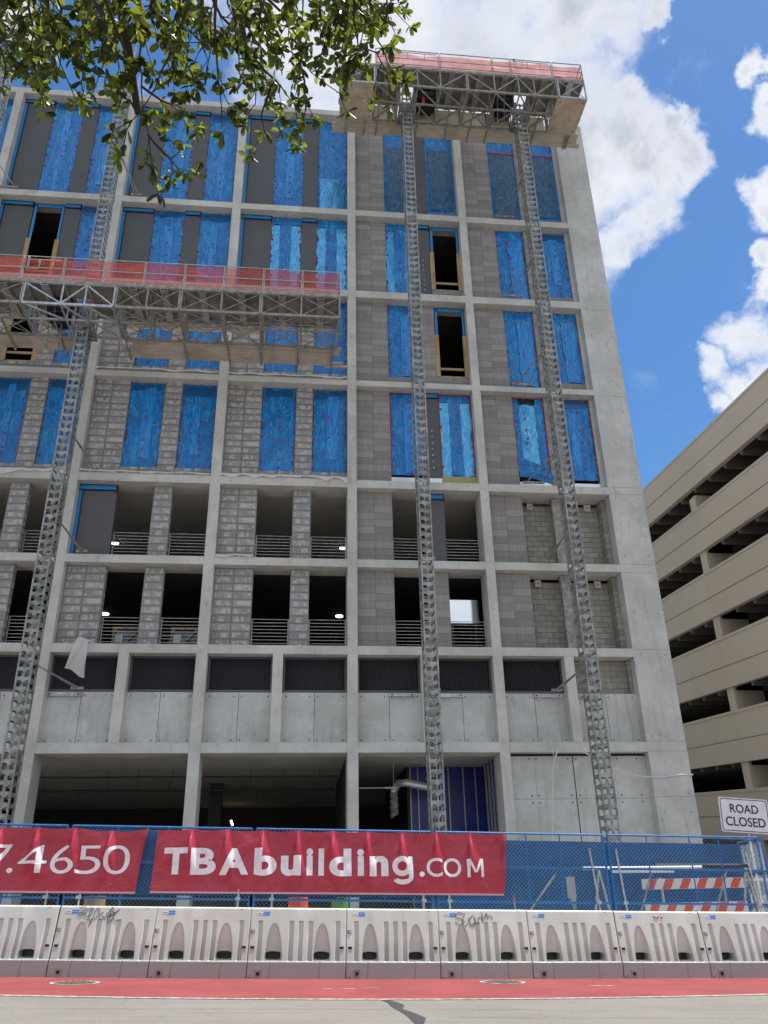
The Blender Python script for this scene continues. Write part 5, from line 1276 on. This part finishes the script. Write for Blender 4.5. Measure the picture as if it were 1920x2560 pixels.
# things seen through and beside the barriers
for (x, y, dy, lab) in ((-3.77, 17.02, .36, 'round cast iron manhole cover at the left of the red lane'), (3.93, 17.28, .42, 'round cast iron manhole cover at the right of the red lane')):
    o = thing('manhole_cover', (x, y, gz(x)), lab, 'manhole cover')
    b = MB((x, y, gz(x))); z = gz(x) + .010; n = 36
    for (r0, r1, m, zz) in ((.36, .43, 1, 0), (.0, .35, 0, .003)):
        if r0 == 0: b.add([(x + r1 * math.cos(6.28318 * k / n), y + r1 * .95 * math.sin(6.28318 * k / n), z + zz - .028 * r1 * math.cos(6.28318 * k / n)) for k in range(n)], [tuple(range(n))], m)
        else:
            k0 = [(x + q * math.cos(6.28318 * k / n), y + q * .95 * math.sin(6.28318 * k / n), z - .028 * q * math.cos(6.28318 * k / n)) for q in (r0, r1) for k in range(n)]
            b.add(k0, [(k, (k + 1) % n, (k + 1) % n + n, k + n) for k in range(n)], m)
    for a in range(-3, 4):
        for c in range(-3, 4):
            if a * a + c * c < 11: b.box(x + a * .09 - .03, x + a * .09 + .03, y + c * .09 - .03, y + c * .09 + .03, z - .0025 * a + .003, z - .0025 * a + .010, 0)
    b.build('cover', ['iron', 'line'], o)
o = thing('marker_stake', (4.62, 18.1, gz(4.6)), 'thin orange tipped stake between two barriers', 'stake')
b = MB((4.62, 18.1, gz(4.6))); b.tube([(4.62, 18.62, .4), (4.60, 18.62, 1.28)], .012, 6); b.build('stick', 'ply', o); b = MB((4.62, 18.1, gz(4.6))); b.tube([(4.60, 18.62, 1.28), (4.595, 18.62, 1.36)], .014, 6); b.build('tip', 'orange', o)

# ================================================================== LIVE OAK IN THE FOREGROUND
GUIDES = [[[-0.831,2.525,5.3],[-0.825,2.562,5.181],[-0.817,2.678,5.004],[-0.815,2.68,4.902],[-0.798,2.711,4.781],[-0.783,2.725,4.67],[-0.754,2.768,4.535],[-0.736,2.778,4.423],[-0.713,2.774,4.323]],[[-0.607,2.693,5.539],[-0.625,2.713,5.441],[-0.668,2.759,5.319],[-0.71,2.804,5.194],[-0.754,2.847,5.067],[-0.81,2.892,4.931],[-0.846,2.898,4.827],[-0.9,2.904,4.716],[-0.902,2.908,4.619]],[[-0.452,2.384,5.127],[-0.453,2.451,5.06],[-0.465,2.582,4.946],[-0.457,2.651,4.872],[-0.439,2.735,4.785],[-0.431,2.77,4.732],[-0.389,2.783,4.7]],[[-0.639,3.156,6.236],[-0.568,3.31,6.216],[-0.44,3.448,6.207],[-0.355,3.585,6.189],[-0.283,3.735,6.156],[-0.259,3.874,6.124],[-0.236,3.993,6.105],[-0.147,4.09,6.105]],[[-0.456,3.006,6.061],[-0.375,3.059,5.968],[-0.291,3.104,5.877],[-0.211,3.142,5.787],[-0.102,3.16,5.71],[-0.024,3.192,5.619],[0.066,3.199,5.544],[0.142,3.198,5.472]],[[-0.195,2.743,5.812],[-0.108,2.791,5.733],[-0.032,2.808,5.67],[0.018,2.881,5.568],[0.05,2.918,5.488]],[[0.128,2.42,5.329],[0.175,2.483,5.195],[0.177,2.514,5.08],[0.205,2.543,4.964],[0.279,2.52,4.879],[0.33,2.53,4.77],[0.359,2.494,4.695]],[[0.113,2.498,5.361],[0.142,2.669,5.351],[0.157,2.799,5.366],[0.166,2.952,5.362],[0.184,3.066,5.383]],[[0.25,2.973,6.218],[0.352,3.114,6.195],[0.411,3.172,6.227],[0.534,3.212,6.263]],[[-1.792,3.037,5.784],[-1.71,3.085,5.705],[-1.628,3.132,5.624],[-1.555,3.16,5.55],[-1.533,3.198,5.449],[-1.492,3.219,5.366],[-1.462,3.234,5.284]],[[-1.297,2.563,5.295],[-1.286,2.691,5.245],[-1.28,2.805,5.198],[-1.265,2.917,5.153],[-1.247,2.995,5.131],[-1.219,3.077,5.108]],[[-1.534,2.911,5.825],[-1.548,3.041,5.823],[-1.553,3.194,5.805],[-1.57,3.335,5.787],[-1.594,3.471,5.767]],[[-1.016,3.134,6.113],[-1.06,3.198,5.959],[-1.149,3.237,5.807],[-1.203,3.28,5.655],[-1.224,3.312,5.517],[-1.233,3.289,5.424]],[[-1.27,2.822,5.718],[-1.265,2.93,5.69],[-1.249,3.06,5.648],[-1.242,3.163,5.619],[-1.226,3.254,5.6]],[[-1.664,2.895,5.329],[-1.583,2.924,5.257],[-1.549,2.958,5.16],[-1.547,2.984,5.053]],[[-0.76,2.729,5.64],[-0.754,2.772,5.515],[-0.761,2.882,5.336],[-0.694,2.875,5.251],[-0.63,2.877,5.157],[-0.598,2.869,5.064]],[[-1.054,3.584,5.891],[-0.95,3.697,5.918],[-0.866,3.768,5.972],[-0.808,3.86,6.003],[-0.77,3.989,5.997]],[[-0.925,3.395,5.262],[-0.868,3.423,5.196],[-0.788,3.44,5.144],[-0.733,3.393,5.143]],[[-0.43,3.37,6.097],[-0.362,3.533,6.002],[-0.363,3.667,5.916],[-0.44,3.748,5.862]],[[-0.341,3.445,5.998],[-0.213,3.582,5.99],[-0.125,3.702,5.987],[-0.098,3.818,5.984]],[[-0.098,3.05,5.557],[-0.056,3.136,5.473],[-0.041,3.219,5.387],[-0.051,3.272,5.322]],[[0.011,2.814,5.89],[0.087,2.896,5.821],[0.136,2.98,5.748],[0.205,3.014,5.705],[0.301,2.951,5.726]],[[0.178,2.516,5.246],[0.242,2.558,5.169],[0.293,2.6,5.089],[0.322,2.603,5.037]],[[-1.705,2.966,5.889],[-1.656,3.011,5.763],[-1.587,3.057,5.64],[-1.434,3.08,5.561],[-1.301,3.099,5.473]],[[-0.945,2.358,5.013],[-0.934,2.447,4.988],[-0.914,2.539,4.962],[-0.883,2.634,4.934],[-0.894,2.754,4.873],[-0.928,2.854,4.817]],[[-0.296,2.561,5.436],[-0.238,2.648,5.393],[-0.179,2.692,5.375],[-0.056,2.806,5.309],[-0.065,2.869,5.272]],[[-0.993,2.72,5.594],[-1.015,2.789,5.505],[-1.097,2.867,5.391],[-1.189,2.885,5.312]],[[-0.818,3.379,6.215],[-0.704,3.416,6.132],[-0.653,3.468,6.026],[-0.696,3.483,5.932]],[[-0.47,2.677,5.599],[-0.418,2.775,5.469],[-0.406,2.859,5.34],[-0.382,2.926,5.219],[-0.328,2.962,5.121]],[[-0.251,3.309,5.605],[-0.297,3.394,5.478],[-0.282,3.43,5.391]],[[-0.916,3.117,5.09],[-0.961,3.095,5.162],[-1.023,3.144,5.171]]]
T = thing('live_oak', (-3.2, -2.4, .14), 'leafy live oak branches hanging into the upper left of the view', 'tree')
rt = random.Random(21)
b = MB((-3.2, -2.4, .14)); b.tube([(-3.2, -2.4, 0), (-3.15, -2.4, .5), (-3.1, -2.2, 2.2), (-2.9, -1.9, 3.6), (-2.7, -1.2, 5.2)], [.42, .34, .28, .24, .17], 14); b.build('trunk', 'bark', T, smooth=True)
crown_tw = MB((-2.7, 1, 6)); leaves = MB((-2.7, 1, 6)); tones = []
def leaf(p, d, nrm, L, tone):
    """obovate leaf with a folded midrib and slightly curled tip"""
    d = d.normalized(); s = d.cross(nrm).normalized(); n = s.cross(d).normalized(); w_ = L * rt.uniform(.17, .24)
    prof_ = [(0, .10), (.22, .55), (.5, .92), (.72, 1.0), (.9, .66), (1.0, .12)]
    k = len(leaves.v); curl = rt.uniform(-.25, .15); fold = rt.uniform(.12, .45)
    for t, q in prof_:
        c = p + d * L * t + n * (curl * L * t * t)
        leaves.v += [tuple(c + s * w_ * q + n * w_ * q * fold), tuple(c), tuple(c - s * w_ * q + n * w_ * q * fold)]
    for i in range(len(prof_) - 1):
        a = k + i * 3; leaves.f += [(a, a + 1, a + 4, a + 3), (a + 1, a + 2, a + 5, a + 4)]; leaves.m += [0, 0]
    tones.extend([tone] * (3 * len(prof_)))
def rv(): return Vector((rt.gauss(0, 1), rt.gauss(0, 1), rt.gauss(0, 1))).normalized()
def whorl(p, d, n, dense=1.0):
    for i in range(n):
        dd = (d * rt.uniform(.1, .9) + rv() * .95 + Vector((0, 0, -.25))).normalized()
        leaf(p + rv() * .008, dd, (rv() + Vector((0, 0, 1.1))).normalized(), rt.uniform(.038, .072), min(1, max(0, rt.gauss(.32, .36))))
def twig(p, d, L, r, depth):
    n = max(3, int(L / .05)); pts = [p]; dd = d.normalized()
    for i in range(n):
        dd = (dd + rv() * .20 + Vector((0, 0, -.10))).normalized(); pts.append(pts[-1] + dd * (L / n))
    crown_tw.tube(pts, [r * (1 - .6 * i / n) for i in range(n + 1)], 5, cap=False)
    for i in range(2, n + 1):
        if rt.random() < .75: whorl(pts[i], dd, rt.randint(1, 3))
        if depth and rt.random() < .34: twig(pts[i], (dd + rv() * .9 + Vector((0, 0, -.2))).normalized(), L * rt.uniform(.3, .6), r * .6, depth - 1)
    whorl(pts[-1], dd, rt.randint(5, 7))
GUIDES += [[[-0.77,2.973,6.143],[-0.723,3.079,6.143],[-0.736,3.188,6.131],[-0.683,3.299,6.124],[-0.675,3.412,6.107],[-0.742,3.526,6.076]],[[-0.861,2.805,5.852],[-0.901,2.871,5.863],[-0.844,2.939,5.89],[-0.875,3.007,5.9],[-0.92,3.075,5.907],[-0.994,3.143,5.907]],[[-1.222,2.429,5.175],[-1.227,2.526,5.173],[-1.203,2.628,5.174],[-1.225,2.728,5.16],[-1.187,2.836,5.158],[-1.16,2.945,5.148]],[[-0.993,2.393,5.149],[-1.041,2.456,5.158],[-1.06,2.521,5.171],[-1.043,2.59,5.192],[-1.042,2.658,5.207],[-1.079,2.726,5.213]],[[-0.48,2.295,5.063],[-0.503,2.39,5.06],[-0.52,2.488,5.054],[-0.486,2.587,5.051],[-0.502,2.689,5.038],[-0.528,2.793,5.02]],[[-1.51,2.957,6.008],[-1.505,3.067,6.0],[-1.525,3.178,5.981],[-1.547,3.291,5.958],[-1.504,3.412,5.949],[-1.538,3.528,5.914]],[[-1.448,2.538,5.322],[-1.449,2.623,5.329],[-1.43,2.713,5.339],[-1.473,2.797,5.329],[-1.526,2.882,5.312],[-1.538,2.973,5.306]],[[-1.2,2.261,4.9],[-1.222,2.351,4.896],[-1.249,2.443,4.887],[-1.255,2.54,4.881],[-1.297,2.634,4.861],[-1.291,2.736,4.851]],[[-0.3,2.364,5.204],[-0.26,2.451,5.212],[-0.265,2.542,5.212],[-0.265,2.634,5.211],[-0.228,2.728,5.21],[-0.188,2.823,5.205]],[[-0.108,2.673,5.744],[-0.085,2.758,5.751],[-0.099,2.847,5.754],[-0.123,2.938,5.753],[-0.039,3.025,5.756],[-0.048,3.119,5.752]],[[-1.413,2.471,5.217],[-1.417,2.561,5.219],[-1.4,2.655,5.225],[-1.412,2.749,5.219],[-1.429,2.844,5.209],[-1.438,2.941,5.198]],[[-0.495,2.921,6.097],[-0.447,3.002,6.111],[-0.479,3.085,6.114],[-0.458,3.17,6.121],[-0.427,3.255,6.127],[-0.383,3.342,6.131]],[[-1.211,2.863,5.896],[-1.207,2.954,5.9],[-1.162,3.05,5.91],[-1.152,3.145,5.91],[-1.153,3.242,5.904],[-1.182,3.338,5.89]],[[-0.175,2.7,5.779],[-0.138,2.794,5.781],[-0.156,2.893,5.776],[-0.15,2.992,5.77],[-0.153,3.095,5.761],[-0.121,3.197,5.75]],[[-1.428,2.354,5.02],[-1.451,2.426,5.027],[-1.442,2.504,5.042],[-1.496,2.576,5.035],[-1.552,2.648,5.026],[-1.583,2.725,5.022]],[[-1.154,2.251,4.891],[-1.172,2.324,4.9],[-1.199,2.397,4.905],[-1.201,2.474,4.914],[-1.21,2.552,4.92],[-1.239,2.629,4.918]],[[-0.924,2.266,4.949],[-0.958,2.342,4.952],[-0.979,2.42,4.957],[-0.951,2.503,4.97],[-0.968,2.584,4.971],[-0.991,2.667,4.968]],[[-0.77,2.796,5.851],[-0.733,2.905,5.848],[-0.734,3.017,5.835],[-0.829,3.128,5.804],[-0.798,3.245,5.788],[-0.834,3.362,5.757]],[[-1.079,2.656,5.572],[-1.08,2.729,5.587],[-1.1,2.802,5.595],[-1.099,2.878,5.606],[-1.106,2.954,5.614],[-1.148,3.029,5.613]],[[-0.095,2.71,5.807],[-0.113,2.789,5.817],[-0.077,2.867,5.828],[-0.066,2.948,5.835],[-0.079,3.031,5.84],[-0.052,3.113,5.845]],[[-0.401,2.48,5.381],[-0.4,2.552,5.395],[-0.436,2.627,5.404],[-0.436,2.702,5.415],[-0.422,2.778,5.425],[-0.45,2.856,5.43]],[[-0.804,2.57,5.47],[-0.811,2.644,5.482],[-0.812,2.72,5.493],[-0.85,2.796,5.495],[-0.852,2.875,5.503],[-0.802,2.957,5.518]],[[-1.813,2.952,5.955],[-1.817,3.038,5.961],[-1.841,3.124,5.958],[-1.835,3.214,5.962],[-1.837,3.305,5.961],[-1.913,3.388,5.935]],[[-1.765,3.017,6.07],[-1.804,3.113,6.055],[-1.769,3.219,6.06],[-1.844,3.315,6.029],[-1.861,3.419,6.012],[-1.916,3.52,5.98]],[[-0.33,2.304,5.099],[-0.293,2.371,5.12],[-0.319,2.441,5.133],[-0.253,2.509,5.153],[-0.229,2.58,5.168],[-0.251,2.654,5.177]],[[-0.78,3.181,6.487],[-0.831,3.288,6.471],[-0.807,3.398,6.464],[-0.782,3.51,6.453],[-0.803,3.624,6.432],[-0.888,3.738,6.397]],[[0.073,2.273,5.108],[0.117,2.332,5.129],[0.077,2.399,5.148],[0.081,2.463,5.166],[0.107,2.527,5.183],[0.059,2.597,5.198]],[[0.124,2.832,6.042],[0.173,2.898,6.059],[0.176,2.969,6.075],[0.191,3.039,6.089],[0.243,3.108,6.102],[0.203,3.185,6.113]],[[0.313,2.372,5.307],[0.315,2.44,5.324],[0.341,2.506,5.34],[0.354,2.575,5.354],[0.363,2.646,5.367],[0.344,2.721,5.379]],[[0.076,2.928,6.194],[0.083,2.985,6.218],[0.061,3.044,6.24],[0.085,3.101,6.263],[0.099,3.16,6.285],[0.062,3.222,6.305]],[[0.143,2.538,5.558],[0.135,2.607,5.575],[0.142,2.675,5.591],[0.163,2.744,5.606],[0.171,2.815,5.619],[0.167,2.887,5.631]],[[0.342,2.582,5.659],[0.301,2.641,5.684],[0.316,2.695,5.709],[0.319,2.752,5.733],[0.272,2.813,5.756],[0.325,2.866,5.778]],[[0.21,2.303,5.178],[0.189,2.358,5.204],[0.217,2.41,5.23],[0.169,2.469,5.254],[0.157,2.525,5.278],[0.155,2.582,5.302]],[[0.082,3.123,6.518],[0.146,3.188,6.536],[0.159,3.258,6.552],[0.188,3.327,6.566],[0.229,3.396,6.58],[0.291,3.464,6.592]]]
for gi, g in enumerate(GUIDES):
    P_ = [Vector(p) for p in g]
    fine = [P_[0]]
    for i in range(len(P_) - 1):
        seg = P_[i + 1] - P_[i]; m = max(1, int(seg.length / .06))
        for k in range(1, m + 1): fine.append(P_[i] + seg * k / m + rv() * .006)
    n = len(fine); thick = .016 if n > 18 else .009
    bb = MB(fine[0]); bb.tube(fine, [max(.0028, thick * (1 - i / n) ** 1.1) for i in range(n)], 7, cap=False); bb.build('branch', 'bark', T, smooth=True)
    # limb feeding the branch from the trunk, above the picture
    if gi % 3 == 0:
        a = Vector((-2.7, -1.2, 5.2)); c = fine[0]; mid = c + Vector((-.3, -1.0, 2.2)); q = [a * (1 - t) ** 2 + mid * 2 * t * (1 - t) + c * t * t for t in [k / 8 for k in range(9)]]
        bb = MB(a); bb.tube(q, [.09 * (1 - k / 9) + thick * .8 for k in range(9)], 8, cap=False); bb.build('limb', 'bark', T, smooth=True)
    for i in range(1, n):
        d = (fine[i] - fine[i - 1]).normalized(); q = i / n
        dens = .98 if q < .45 else (.28 if q < .68 else .75)
        if gi >= 31: dens = 1.0 - .5 * q
        if rt.random() < 1.0 * dens: twig(fine[i], (rv() * 1.0 + d * .8).normalized(), rt.uniform(.07, .24) * (1.25 - .75 * q), .0035, 1 if q < .6 else 0)
        if rt.random() < .5 * dens: whorl(fine[i], d, rt.randint(1, 4))
    whorl(fine[-1], (fine[-1] - fine[-2]).normalized(), 7)
crown_tw.build('twigs', 'bark', T)
lo = leaves.build('foliage', 'leaf', T, smooth=True)
at = lo.data.attributes.new('tone', 'FLOAT', 'POINT'); at.data.foreach_set('value', tones)
print('leaf faces', len(leaves.f))
